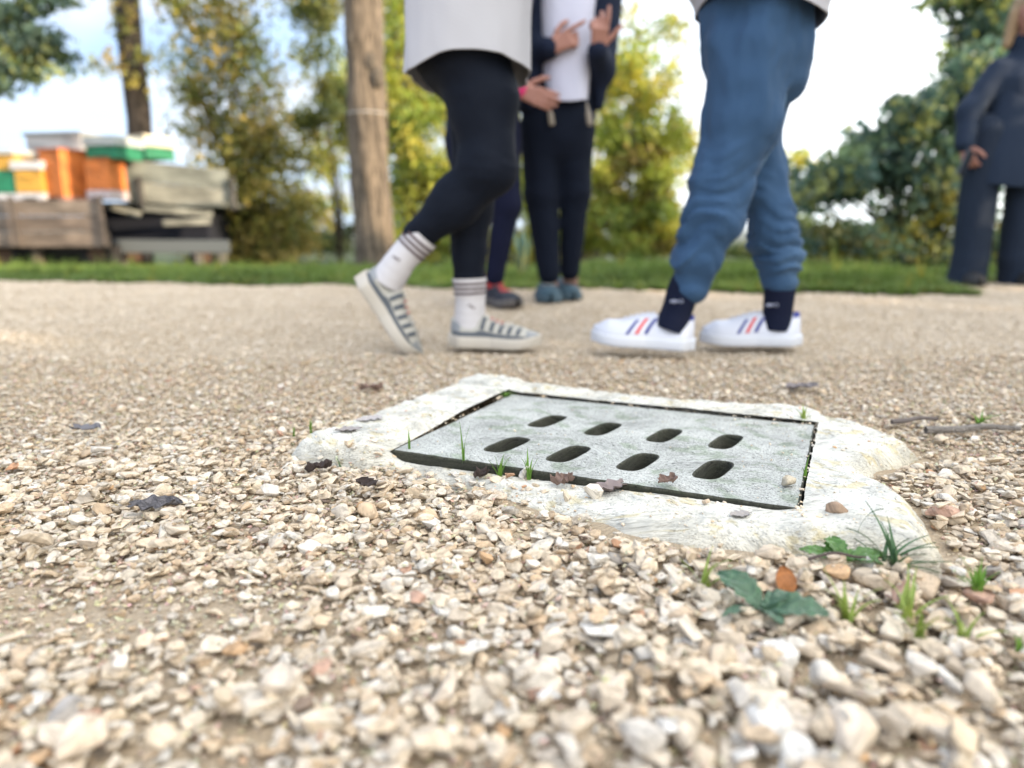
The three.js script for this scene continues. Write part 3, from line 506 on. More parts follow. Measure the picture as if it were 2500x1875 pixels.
function hemmed(o) { // a boxy jersey from hem to shoulder with an open bottom and real cloth thickness
  const n = 72, m = 40, ring = (u, th, off) => {
    const c = Math.cos(th), q = Math.sin(th), top = u > 0.72 ? Math.sqrt(Math.max(0, 1 - ((u - 0.72) / 0.28) ** 2)) : 1, hemY = o.hem(th), y = lerp(hemY, o.top, u);
    const e = 0.78, X = Math.sign(c) * Math.pow(Math.abs(c), e) * (o.rx(u) * top + off), Z = Math.sign(q) * Math.pow(Math.abs(q), e) * (o.rz(u) * top + off), f = o.fold ? o.fold(th, u) : 0;
    return V(o.c.x + o.lean * (u) + X * (1 + f), y, o.c.z + Z * (1 + f));
  };
  const outer = gridGeo(m, n, (u, v) => ring(u * 0.999, -v * 2 * Math.PI, 0)), inner = gridGeo(m, n, (u, v) => ring(u * 0.98, v * 2 * Math.PI, -0.004)), rim = gridGeo(2, n, (u, v) => ring(0, v * 2 * Math.PI, -0.004 * (1 - u)).add(V(0, -0.002 * Math.sin(u * Math.PI), 0)));
  return mergeGeometries([outer, inner, rim]);
}

// ---- walker in black leggings, heading right
const navyBlack = cloth(rgb(0.0035, 0.006, 0.013), { roughness: 0.8, sheen: 0.0, specularIntensity: 0.35 });
const sockWhite = cloth(rgb(0.55, 0.53, 0.54)), sockBand = cloth(rgb(0.11, 0.075, 0.08), { sheen: 0 });
const runnerM = { upper: std(rgb(0.40, 0.385, 0.34), 0.8, { bumpMap: weave, bumpScale: 0.001 }), sole: std(rgb(0.47, 0.43, 0.37), 0.7), dark: std(rgb(0.065, 0.075, 0.09), 0.6), silver: std(rgb(0.22, 0.23, 0.24), 0.5), trim: std(rgb(0.42, 0.42, 0.40), 0.8), lace: std(rgb(0.45, 0.04, 0.06), 0.8), laceB: std(rgb(0.60, 0.59, 0.56), 0.8) };
const courtM = { upper: std(rgb(0.54, 0.56, 0.63), 0.6), sole: std(rgb(0.55, 0.57, 0.62), 0.6), blue: std(rgb(0.02, 0.028, 0.20), 0.6), red: std(rgb(0.55, 0.03, 0.035), 0.6), lace: std(rgb(0.58, 0.60, 0.66), 0.9) };
{
  const Dn = 1.99, Df = 2.09, D0 = 2.04, hipN = W(1012, 75, Dn - 0.01), kneeN = W(1056, 362, Dn - 0.03), calfN = W(985, 436, Dn), ankN = W(866, 540, Dn + 0.02), hipF = W(1030, 75, Df + 0.03), kneeF = W(1030, 372, Df + 0.01), ankF = W(1014, 655, Df);
  const pel = W(1000, 75, D0), chest = V(pel.x + 0.03, 1.20, pel.z), neck = V(pel.x + 0.05, 1.40, pel.z), head = V(pel.x + 0.075, 1.56, pel.z), shN = V(pel.x + 0.03, 1.34, pel.z + 0.16), shF = V(pel.x + 0.03, 1.34, pel.z - 0.16), elN = V(pel.x - 0.06, 1.08, pel.z + 0.22), elF = V(pel.x + 0.0, 1.08, pel.z - 0.22), wrN = V(pel.x + 0.17, 1.10, pel.z + 0.15), wrF = V(pel.x + 0.20, 1.12, pel.z - 0.13);
  const base = V(gnd(1065, 745).x, landY(gnd(1065, 745).x, -2.05), -2.05);
  const { t, put } = person({
    base, label: 'person striding to the right in black leggings, white sweatshirt and striped white socks', head, look: V(1, -0.1, 0.05), neck,
    body: [...torsoPrims(pel, chest, neck, shN, shF, 0.145, 0.10, true), [hipN, kneeN, 0.075, 0.055], [kneeN, calfN, 0.05, 0.045], [calfN, W(910, 503, Dn + 0.02), 0.045, 0.034], [W(910, 503, Dn + 0.02), W(850, 588, Dn + 0.02), 0.034, 0.032], [hipF, kneeF, 0.075, 0.055], [kneeF, W(1013, 450, Df), 0.048, 0.045], [W(1013, 450, Df), ankF, 0.045, 0.034], [shN, elN, 0.045, 0.038], [elN, wrN, 0.038, 0.026], [shF, elF, 0.045, 0.038], [elF, wrF, 0.038, 0.026]],
    hands: [handPrims(wrN, V(1, 0.2, -0.3), V(0, 0.3, 1), V(0, 1, 0), [0.5, 0.5, 0.5, 0.4]), handPrims(wrF, V(1, 0.2, 0.3), V(0, 0.3, -1), V(0, 1, 0), [0.5, 0.5, 0.5, 0.4])],
    hair: { color: rgb(0.08, 0.045, 0.025), prims: (p) => [[p(0, 0.05, -0.03), p(0, 0.045, 0.0), 0.088, 0.08], [p(0, 0.02, -0.10), p(0, -0.2, -0.13), 0.04, 0.02]] },
    clothes: [
      { name: 'leggings', mat: navyBlack, cell: 0.008, k: 0.035, bump: (x, y, z) => 0.008 * fbm(x * 9, y * 16, z * 9, 3) + 0.007 * (sstep(0.10, 0.0, Math.abs(y - 0.47)) + sstep(0.08, 0, Math.abs(y - 0.27)) * 0.6) * fbm(x * 12, y * 60 + 12 * x, z * 12, 2), prims: [[W(1005, 60, D0), W(995, 115, D0), 0.120, 0.118, [1, 1, 1.25]], [hipN, W(1043, 215, Dn - 0.01), 0.090, 0.086], [W(1043, 215, Dn - 0.01), kneeN, 0.086, 0.066], [kneeN, calfN, 0.067, 0.061], [calfN, W(904, 510, Dn + 0.02), 0.061, 0.042], [hipF, kneeF, 0.090, 0.066], [kneeF, W(1013, 450, Df), 0.062, 0.058], [W(1013, 450, Df), W(1014, 600, Df), 0.058, 0.044]] },
      { name: 'sweatshirt', mat: cloth(rgb(0.43, 0.43, 0.46)), geo: hemmed({ c: V(pel.x + 0.012, 0, D0 * -1), lean: 0.02, top: 1.42, hem: (th) => 0.700 + 0.03 * sstep(-0.6, 0.9, Math.cos(th)) - 0.03 * sstep(0.45, 1.0, Math.cos(th)) + 0.010 * Math.sin(th * 4 + 1) + 0.012 * Math.max(0, Math.sin(th)), rx: (u) => lerp(0.160, 0.150, u), rz: (u) => lerp(0.185, 0.19, u), fold: (th, u) => 0.07 * fbm(Math.cos(th) * 2.2, u * 2.6, Math.sin(th) * 2.2, 3) * (1.2 - u) + 0.02 * Math.sin(th * 9 + 3 * Math.sin(th * 2)) * (1 - u) }) },
      { name: 'sleeve', mat: cloth(rgb(0.43, 0.43, 0.46)), prims: [[shN, elN, 0.082, 0.072], [elN, wrN.clone().lerp(elN, 0.1), 0.070, 0.048]], bump: folds(10, 14, 0.01) },
      { name: 'sleeve', mat: cloth(rgb(0.43, 0.43, 0.46)), prims: [[shF, elF, 0.082, 0.072], [elF, wrF.clone().lerp(elF, 0.1), 0.070, 0.048]], bump: folds(10, 14, 0.01) },
    ],
  });
  // socks: knitted tubes with dark bands near the top
  const sock = (top, mid, bot, r0, r1, r2) => {
    const pts = [top, top.clone().lerp(mid, 0.5), mid, mid.clone().lerp(bot, 0.5), bot], rr = (u) => (u < 0.5 ? lerp(r0, r1, u * 2) : lerp(r1, r2, u * 2 - 1)) + 0.0003 * Math.sin(u * 40), s = put('sock', tubeGeo(pts, rr, 40, 28), sockWhite);
    const c = new THREE.CatmullRomCurve3(pts);
    for (let i = 0; i < 3; i++) { const u = 0.085 + i * 0.095, g = tubeGeo([c.getPointAt(u), c.getPointAt(u + 0.022), c.getPointAt(u + 0.044)], () => rr(u) + 0.0022, 4, 28); g.translate(-base.x, -base.y, -base.z); part('band', g, sockBand, s); }
    return s;
  };
  const s1 = sock(W(914, 508, Dn + 0.02), W(868, 560, Dn + 0.02), W(836, 608, Dn + 0.03), 0.046, 0.040, 0.046), s2 = sock(W(1014, 600, Df), W(1016, 650, Df), W(1014, 706, Df), 0.048, 0.042, 0.044);
  for (const [s, p, d] of [[s1, W(856, 558, Dn - 0.025), Dn], [s2, W(1018, 662, Df - 0.043), Df]]) { const g = mergeGeometries([-0.007, 0, 0.007].map((k, i) => { const b = new THREE.SphereGeometry(0.0035, 8, 6); b.scale(0.8, i === 1 ? 1.3 : 0.8, 0.3); b.translate(p.x + k - base.x, p.y - k * 0.6 - base.y, p.z - base.z); return b; })); part('emblem', g, sockBand, s); }
  const a = makeShoe(t, 'runner', runnerM, 0.262, 0.098, 'cream running shoe pushing off on its toe'), b = makeShoe(t, 'runner', runnerM, 0.250, 0.096, 'cream running shoe flat on the gravel');
  const lift = V(0, 0, 0), heelA = W(792, 652, Dn + 0.03).sub(base), toeA = W(886, 748, Dn + 0.03).sub(base);
  placeShoe(a, W(768, 604, Dn + 0.03).sub(base), W(868, 752, Dn + 0.03).sub(base)); placeShoe(b, W(976, 748, Df).sub(base).add(lift), W(1150, 753, Df - 0.02).sub(base));
}

// ---- walker in blue joggers, heading left
{
  const Dn = 1.97, Df = 2.10, D0 = 2.03, hipN = W(1622, 70, Dn), hipF = W(1640, 70, Df), pel = W(1632, 60, D0), blue = cloth(rgb(0.024, 0.066, 0.140), { sheen: 0.55, sheenRoughness: 0.45 });
  const chest = V(pel.x - 0.02, 1.22, pel.z), neck = V(pel.x - 0.04, 1.43, pel.z), head = V(pel.x - 0.06, 1.59, pel.z), shN = V(pel.x - 0.02, 1.37, pel.z + 0.17), shF = V(pel.x - 0.02, 1.37, pel.z - 0.17), elN = V(pel.x + 0.06, 1.12, pel.z + 0.23), elF = V(pel.x, 1.12, pel.z - 0.23), wrN = V(pel.x - 0.16, 1.13, pel.z + 0.15), wrF = V(pel.x - 0.2, 1.15, pel.z - 0.13);
  const base = V(gnd(1515, 745).x, landY(gnd(1515, 745).x, -2.05), -2.05), grey = cloth(rgb(0.40, 0.40, 0.43));
  const crease = (x, y, z) => (0.006 + 0.014 * sstep(0.14, 0.24, y)) * fbm(x * 13 + 5, y * 6, z * 13, 4) + 0.006 * Math.sin((x * 26 + 9 * fbm(x * 5, y * 2.5, z * 5, 2))) * sstep(0.35, 0.6, y) + 0.036 * sstep(0.62, 0.24, y) * sstep(0.13, 0.23, y) * (fbm(x * 5, y * 34 + 2.5 * noise(x * 9, y * 4, z * 9), z * 5, 2));
  const { t, put } = person({
    base, label: 'person walking to the left in loose blue joggers, grey sweatshirt and white court shoes', head, look: V(-1, -0.1, 0.05), neck,
    body: [...torsoPrims(pel, chest, neck, shN, shF, 0.120, 0.085, true), [hipN, W(1590, 270, Dn), 0.07, 0.062], [W(1590, 270, Dn), W(1550, 400, Dn), 0.062, 0.05], [W(1550, 400, Dn), W(1508, 560, Dn + 0.02), 0.05, 0.036], [W(1508, 560, Dn + 0.02), W(1466, 655, Dn + 0.02), 0.032, 0.03], [hipF, W(1626, 275, Df), 0.06, 0.055], [W(1626, 275, Df), W(1648, 400, Df), 0.055, 0.046], [W(1648, 400, Df), W(1680, 660, Df), 0.042, 0.03], [shN, elN, 0.045, 0.038], [elN, wrN, 0.038, 0.026], [shF, elF, 0.045, 0.038], [elF, wrF, 0.038, 0.026]],
    hands: [handPrims(wrN, V(-1, 0.2, -0.3), V(0, 0.3, 1), V(0, 1, 0), [0.5, 0.5, 0.5, 0.4]), handPrims(wrF, V(-1, 0.2, 0.3), V(0, 0.3, -1), V(0, 1, 0), [0.5, 0.5, 0.5, 0.4])],
    hair: { color: rgb(0.05, 0.03, 0.02), prims: (p) => [[p(0, 0.05, -0.03), p(0, 0.045, 0.0), 0.09, 0.082]] },
    clothes: [
      { name: 'joggers', mat: blue, cell: 0.007, k: 0.014, bump: crease, prims: [[W(1632, 20, D0), W(1632, 110, D0), 0.132, 0.130, [1, 1, 1.2]], [W(1658, 110, D0 + 0.02), W(1658, 165, D0 + 0.02), 0.100, 0.090, [1, 1, 1.3]],
        [W(1612, 110, Dn), W(1600, 260, Dn), 0.098, 0.096], [W(1600, 260, Dn), W(1551, 400, Dn), 0.096, 0.073], [W(1553, 400, Dn), W(1540, 470, Dn), 0.080, 0.074], [W(1540, 480, Dn), W(1524, 500, Dn + 0.01), 0.076, 0.070], [W(1520, 520, Dn + 0.01), W(1512, 555, Dn + 0.01), 0.064, 0.066], [W(1508, 560, Dn + 0.02), W(1491, 616, Dn + 0.02), 0.064, 0.053],
        [W(1652, 110, Df), W(1628, 275, Df), 0.094, 0.082], [W(1628, 275, Df), W(1650, 400, Df), 0.082, 0.072], [W(1650, 400, Df), W(1672, 505, Df), 0.072, 0.069], [W(1672, 510, Df), W(1683, 560, Df), 0.069, 0.063], [W(1685, 562, Df), W(1686, 604, Df), 0.062, 0.051]] },
      { name: 'sweatshirt', mat: grey, geo: hemmed({ c: V(pel.x + 0.006, 0, -D0), lean: -0.03, top: 1.45, hem: (th) => 0.842 - 0.026 * Math.cos(th) + 0.004 * Math.sin(5 * th), rx: (u) => lerp(0.152, 0.152, u) + 0.034 * sstep(0.02, 0.16, u) - 0.02 * sstep(0.3, 0.7, u), rz: (u) => lerp(0.185, 0.19, u) + 0.03 * sstep(0.02, 0.16, u), fold: (th, u) => 0.035 * fbm(Math.cos(th) * 3, u * 4, Math.sin(th) * 3, 3) }) },
      { name: 'sleeve', mat: grey, prims: [[shN, elN, 0.080, 0.070], [elN, wrN.clone().lerp(elN, 0.1), 0.068, 0.046]], bump: folds(10, 14, 0.01) },
      { name: 'sleeve', mat: grey, prims: [[shF, elF, 0.080, 0.070], [elF, wrF.clone().lerp(elF, 0.1), 0.068, 0.046]], bump: folds(10, 14, 0.01) },
    ],
  });
  const navy = cloth(rgb(0.005, 0.008, 0.024), { sheen: 0, specularIntensity: 0.4 }), pale = std(rgb(0.22, 0.24, 0.32), 0.9);
  for (const [p, D, ex] of [[[1500, 590, 1478, 625, 1462, 672, 1446, 712], Dn + 0.02, [1462, 651]], [[1686, 585, 1684, 630, 1680, 670, 1674, 712], Df, [1668, 659]]]) {
    const s = put('sock', tubeGeo([W(p[0], p[1], D), W(p[2], p[3], D), W(p[4], p[5], D), W(p[6], p[7], D)], (u) => lerp(0.046, 0.041, sstep(0, 0.7, u)) + 0.004 * sstep(0.7, 1, u), 24, 24), navy);
    const q = W(ex[0], ex[1], D - 0.043), g = mergeGeometries([-0.014, -0.007, 0.001, 0.012].map((k, i) => { const b = i === 3 ? new THREE.TorusGeometry(0.0045, 0.0012, 6, 14) : new THREE.SphereGeometry(0.0042, 8, 6); b.scale(1, i === 1 ? 1.5 : 1, 0.35); b.translate(q.x + k - base.x, q.y - base.y, q.z - base.z); return b; })); part('emblem', g, pale, s);
  }
  const a = makeShoe(t, 'court', courtM, 0.268, 0.098, 'leading white shoe with navy and red side stripes'), b = makeShoe(t, 'court', courtM, 0.268, 0.096, 'trailing white shoe with navy and red side stripes');
  placeShoe(a, W(1493, 757, Dn + 0.02).sub(base), W(1302, 744, Dn + 0.05).sub(base)); placeShoe(b, W(1722, 746, Df).sub(base), W(1530, 745, Df + 0.02).sub(base));
  const sc = [[1702, 40], [1700, 150], [1692, 240], [1676, 300], [1640, 365], [1610, 425], [1596, 470]].map(([x, y], i) => W(x, y, Dn - 0.035 + 0.006 * i)), sg = tubeGeo(sc, () => 0.0032, 40, 8); put('seam', sg, cloth(rgb(0.11, 0.20, 0.31)), 'pale seam down the back of the near trouser leg');
}

// ---- person standing behind, gesturing, open jacket over a white shirt
{
  const D = 3.44, px = 1221, pel = W(1203, 260, D), chest = V(W(1222, 0, D).x, 1.24, -D - 0.02), neck = V(chest.x + 0.01, 1.45, -D), head = V(chest.x + 0.02, 1.60, -D + 0.02), shL = V(chest.x - 0.18, 1.38, -D), shR = V(chest.x + 0.18, 1.38, -D);
  const elL = W(1122, 112, D + 0.02), wrL = W(1192, 104, D - 0.16), elR = W(1300, 150, D - 0.02), wrR = W(1291, 108, D - 0.17);
  const base = V(pel.x, landY(pel.x, -D), -D), dark = cloth(rgb(0.008, 0.013, 0.030), { sheen: 0.1, specularIntensity: 0.4 }), shirt = cloth(rgb(0.50, 0.51, 0.62)), pants = cloth(rgb(0.004, 0.007, 0.016), { sheen: 0, specularIntensity: 0.35 });
  const kL = W(1170, 420, D), aL = W(1187, 600, D - 0.02), kR = W(1243, 410, D + 0.02), aR = W(1232, 590, D + 0.06);
  const { t, put } = person({
    base, label: 'person facing forward, talking with both hands raised, white shirt under open dark jacket', head, look: V(-0.25, -0.1, 1), neck,
    body: [...torsoPrims(pel, chest, neck, shL, shR, 0.15, 0.10, false), [W(1172, 280, D), kL, 0.07, 0.052], [kL, aL, 0.05, 0.033], [W(1235, 280, D), kR, 0.07, 0.052], [kR, aR, 0.05, 0.033], [shL, elL, 0.045, 0.038], [elL, wrL, 0.036, 0.026], [shR, elR, 0.045, 0.038], [elR, wrR, 0.036, 0.026]],
    hands: [handPrims(wrL, V(0.88, 0.42, 0.18), V(0.1, 0.5, 0.7), V(-0.3, 0.9, 0), [1.0, 0.9, 0.8, 0.05], 0.7), handPrims(wrR, V(0.05, 0.85, 0.30), V(0.3, -0.2, 1), V(0.9, 0.2, 0), [0.9, 0.75, 0.5, 0.12], 0.1)],
    hair: { color: rgb(0.06, 0.035, 0.02), prims: (p) => [[p(0, 0.05, -0.03), p(0, 0.045, 0.0), 0.09, 0.082], [p(-0.07, 0.0, -0.03), p(-0.08, -0.16, -0.02), 0.035, 0.03], [p(0.07, 0.0, -0.03), p(0.08, -0.16, -0.02), 0.035, 0.03]] },
    clothes: [
      { name: 'trousers', mat: pants, k: 0.03, bump: folds(10, 14, 0.008), prims: [[W(1202, 225, D), W(1204, 285, D), 0.150, 0.152, [1, 1, 0.72]], [W(1168, 280, D), kL, 0.092, 0.076], [kL, W(1186, 590, D - 0.02), 0.074, 0.052], [W(1240, 280, D), kR, 0.090, 0.066], [kR, W(1231, 585, D + 0.06), 0.066, 0.046]] },
      { name: 'shirt', mat: shirt, geo: hemmed({ c: V(W(1221, 205, D).x, 0, -D + 0.015), lean: 0.0, top: 1.44, hem: (th) => 0.852 + 0.006 * Math.sin(th * 3), rx: (u) => lerp(0.094, 0.15, u), rz: (u) => lerp(0.125, 0.115, u), fold: (th, u) => 0.05 * fbm(Math.cos(th) * 2.5, u * 3, Math.sin(th) * 2.5, 3) }) },
      { name: 'jacket', mat: dark, k: 0.03, bump: folds(9, 8, 0.008, 4), prims: [[W(1146, 228, D - 0.01), V(chest.x - 0.155, 1.05, -D + 0.04), 0.055, 0.058, [1, 1, 1.5]], [V(chest.x - 0.155, 1.05, -D + 0.04), V(chest.x - 0.135, 1.36, -D), 0.058, 0.075, [1, 1, 1.3]], [W(1292, 226, D + 0.02), V(chest.x + 0.148, 1.05, -D + 0.02), 0.026, 0.050, [1, 1, 1.6]], [V(chest.x + 0.148, 1.05, -D + 0.02), V(chest.x + 0.135, 1.36, -D), 0.050, 0.075, [1, 1, 1.3]], [W(1215, 250, D + 0.12), V(chest.x, 1.36, -D - 0.05), 0.13, 0.12, [1.2, 1, 0.35]], [shL, elL, 0.070, 0.062], [elL, wrL.clone().lerp(elL, 0.08), 0.060, 0.044], [shR, elR, 0.070, 0.058], [elR, wrR.clone().lerp(elR, 0.05), 0.054, 0.042]] },
    ],
  });
  for (const [x, y] of [[1189, 232], [1271, 232]]) { put('drawcord', surface([[W(x - 3, y - 6, D - 0.11), W(x, y + 14, D - 0.12), 0.006, 0.007], [W(x, y + 14, D - 0.12), W(x + 3, y + 34, D - 0.12), 0.012, 0.013]], 0.004, 0.004), std(rgb(0.24, 0.21, 0.17), 0.8)); }
  const sm = { upper: std(rgb(0.03, 0.065, 0.09), 0.8), sole: std(rgb(0.05, 0.085, 0.11), 0.8), blue: std(rgb(0.06, 0.1, 0.16), 0.8), red: std(rgb(0.30, 0.30, 0.30), 0.8), lace: std(rgb(0.4, 0.38, 0.36), 0.8) };
  const a = makeShoe(t, 'court', sm, 0.27, 0.105), b = makeShoe(t, 'court', sm, 0.27, 0.105);
  const ga = gnd(1192, 650), gb = gnd(1236, 645); placeShoe(a, V(ga.x - 0.02, -0.012, ga.z - 0.24).sub(base), V(ga.x + 0.0, -0.012, ga.z).sub(base)); placeShoe(b, V(gb.x - 0.05, -0.012, gb.z - 0.25).sub(base), V(gb.x + 0.01, -0.012, gb.z).sub(base));
  for (const [q, p] of [[W(1188, 585, D - 0.02), W(1189, 625, D + 0.04)], [W(1231, 580, D + 0.06), W(1232, 618, D + 0.1)]]) put('sock', tubeGeo([q, q.clone().lerp(p, 0.5), p], () => 0.037, 10, 16), std(rgb(0.22, 0.13, 0.10), 0.9));
}

// ---- person hidden behind the leggings, one hand showing under a pink cuff
{
  const D = 3.28, pel = W(1045, 255, D), chest = V(pel.x, 1.2, -D), neck = V(pel.x, 1.40, -D), head = V(pel.x, 1.55, -D + 0.02), shL = V(pel.x - 0.17, 1.33, -D), shR = V(pel.x + 0.17, 1.33, -D), elR = W(1098, 120, D - 0.02), wrR = W(1122, 196, D - 0.08), elL = W(975, 130, D), wrL = W(985, 225, D - 0.10);
  const base = V(pel.x, landY(pel.x, -D), -D), dark = cloth(rgb(0.005, 0.007, 0.024), { sheen: 0.1, specularIntensity: 0.4 }), pink = cloth(rgb(0.60, 0.035, 0.16)), top = cloth(rgb(0.02, 0.02, 0.05));
  const kL = W(1008, 440, D), aL = W(1012, 600, D), kR = W(1096, 440, D - 0.02), aR = W(1068, 605, D);
  const { t, put } = person({
    base, label: 'person mostly hidden behind the black leggings, with pink cuff and dark blue tights', head, look: V(0.4, -0.1, 1), neck,
    body: [...torsoPrims(pel, chest, neck, shL, shR, 0.14, 0.095, false), [W(1010, 290, D), kL, 0.07, 0.05], [kL, aL, 0.048, 0.032], [W(1076, 290, D), kR, 0.07, 0.05], [kR, aR, 0.048, 0.032], [shL, elL, 0.042, 0.036], [elL, wrL, 0.034, 0.025], [shR, elR, 0.042, 0.036], [elR, wrR, 0.034, 0.025]],
    hands: [handPrims(wrR, V(0.85, -0.30, 0.25), V(0.2, 0.6, 0.6), V(0.3, 0.9, 0.1), [0.18, 0.12, 0.1, 0.2], 0.3), handPrims(wrL, V(0.6, -0.5, 0.4), V(-0.2, 0.4, 0.8), V(0.3, 0.9, 0.1), [0.6, 0.6, 0.6, 0.5], 0.3)],
    hair: { color: rgb(0.10, 0.06, 0.03), prims: (p) => [[p(0, 0.05, -0.03), p(0, 0.045, 0.0), 0.09, 0.082], [p(0, 0.0, -0.08), p(0, -0.2, -0.09), 0.07, 0.04]] },
    clothes: [
      { name: 'tights', mat: dark, k: 0.03, bump: folds(9, 12, 0.005), prims: [[W(1043, 235, D), W(1043, 300, D), 0.155, 0.155, [1, 1, 0.7]], [W(1008, 300, D), kL, 0.086, 0.058], [kL, W(1012, 592, D), 0.056, 0.042], [W(1080, 300, D), kR, 0.086, 0.060], [kR, W(1068, 598, D), 0.058, 0.042]] },
      { name: 'top', mat: top, k: 0.04, bump: folds(8, 8, 0.008), prims: [[W(1040, 215, D), chest, 0.145, 0.14, [1, 1, 0.72]], [chest, neck.clone().lerp(chest, 0.3), 0.14, 0.09, [1, 1, 0.72]], [shL, shR, 0.078, 0.078], [shL, elL, 0.066, 0.054], [elL, wrL.clone().lerp(elL, 0.12), 0.05, 0.040], [shR, elR, 0.062, 0.054], [elR, wrR.clone().lerp(elR, 0.35), 0.05, 0.042]] },
      { name: 'cuff', mat: pink, k: 0.01, prims: [[wrR.clone().lerp(elR, 0.45), wrR.clone().lerp(elR, 0.04), 0.046, 0.040]] },
      { name: 'cuff', mat: pink, k: 0.01, prims: [[wrL.clone().lerp(elL, 0.4), wrL.clone().lerp(elL, 0.06), 0.044, 0.038]] },
    ],
  });
  const sm = { upper: std(rgb(0.015, 0.02, 0.03), 0.8), sole: std(rgb(0.10, 0.09, 0.085), 0.8), dark: std(rgb(0.02, 0.02, 0.03), 0.8), trim: std(rgb(0.55, 0.06, 0.05), 0.8), lace: std(rgb(0.5, 0.06, 0.05), 0.8), laceB: std(rgb(0.5, 0.06, 0.05), 0.8) };
  const a = makeShoe(t, 'runner', sm, 0.26, 0.10, 'black running shoe with red trim'), b = makeShoe(t, 'runner', sm, 0.26, 0.10), ga = gnd(1082, 660), gb = gnd(1010, 655);
  placeShoe(a, V(ga.x - 0.06, -0.012, ga.z - 0.20).sub(base), V(ga.x + 0.06, -0.012, ga.z + 0.0).sub(base)); placeShoe(b, V(gb.x, -0.012, gb.z - 0.24).sub(base), V(gb.x + 0.02, -0.012, gb.z).sub(base));
  put('sock', tubeGeo([W(1068, 592, D), W(1067, 612, D + 0.02), W(1067, 632, D + 0.05)], () => 0.042, 10, 18), std(rgb(0.45, 0.06, 0.06), 0.9)); put('sock', tubeGeo([W(1012, 590, D), W(1011, 612, D + 0.02), W(1011, 632, D + 0.05)], () => 0.042, 10, 18), std(rgb(0.45, 0.06, 0.06), 0.9));
}

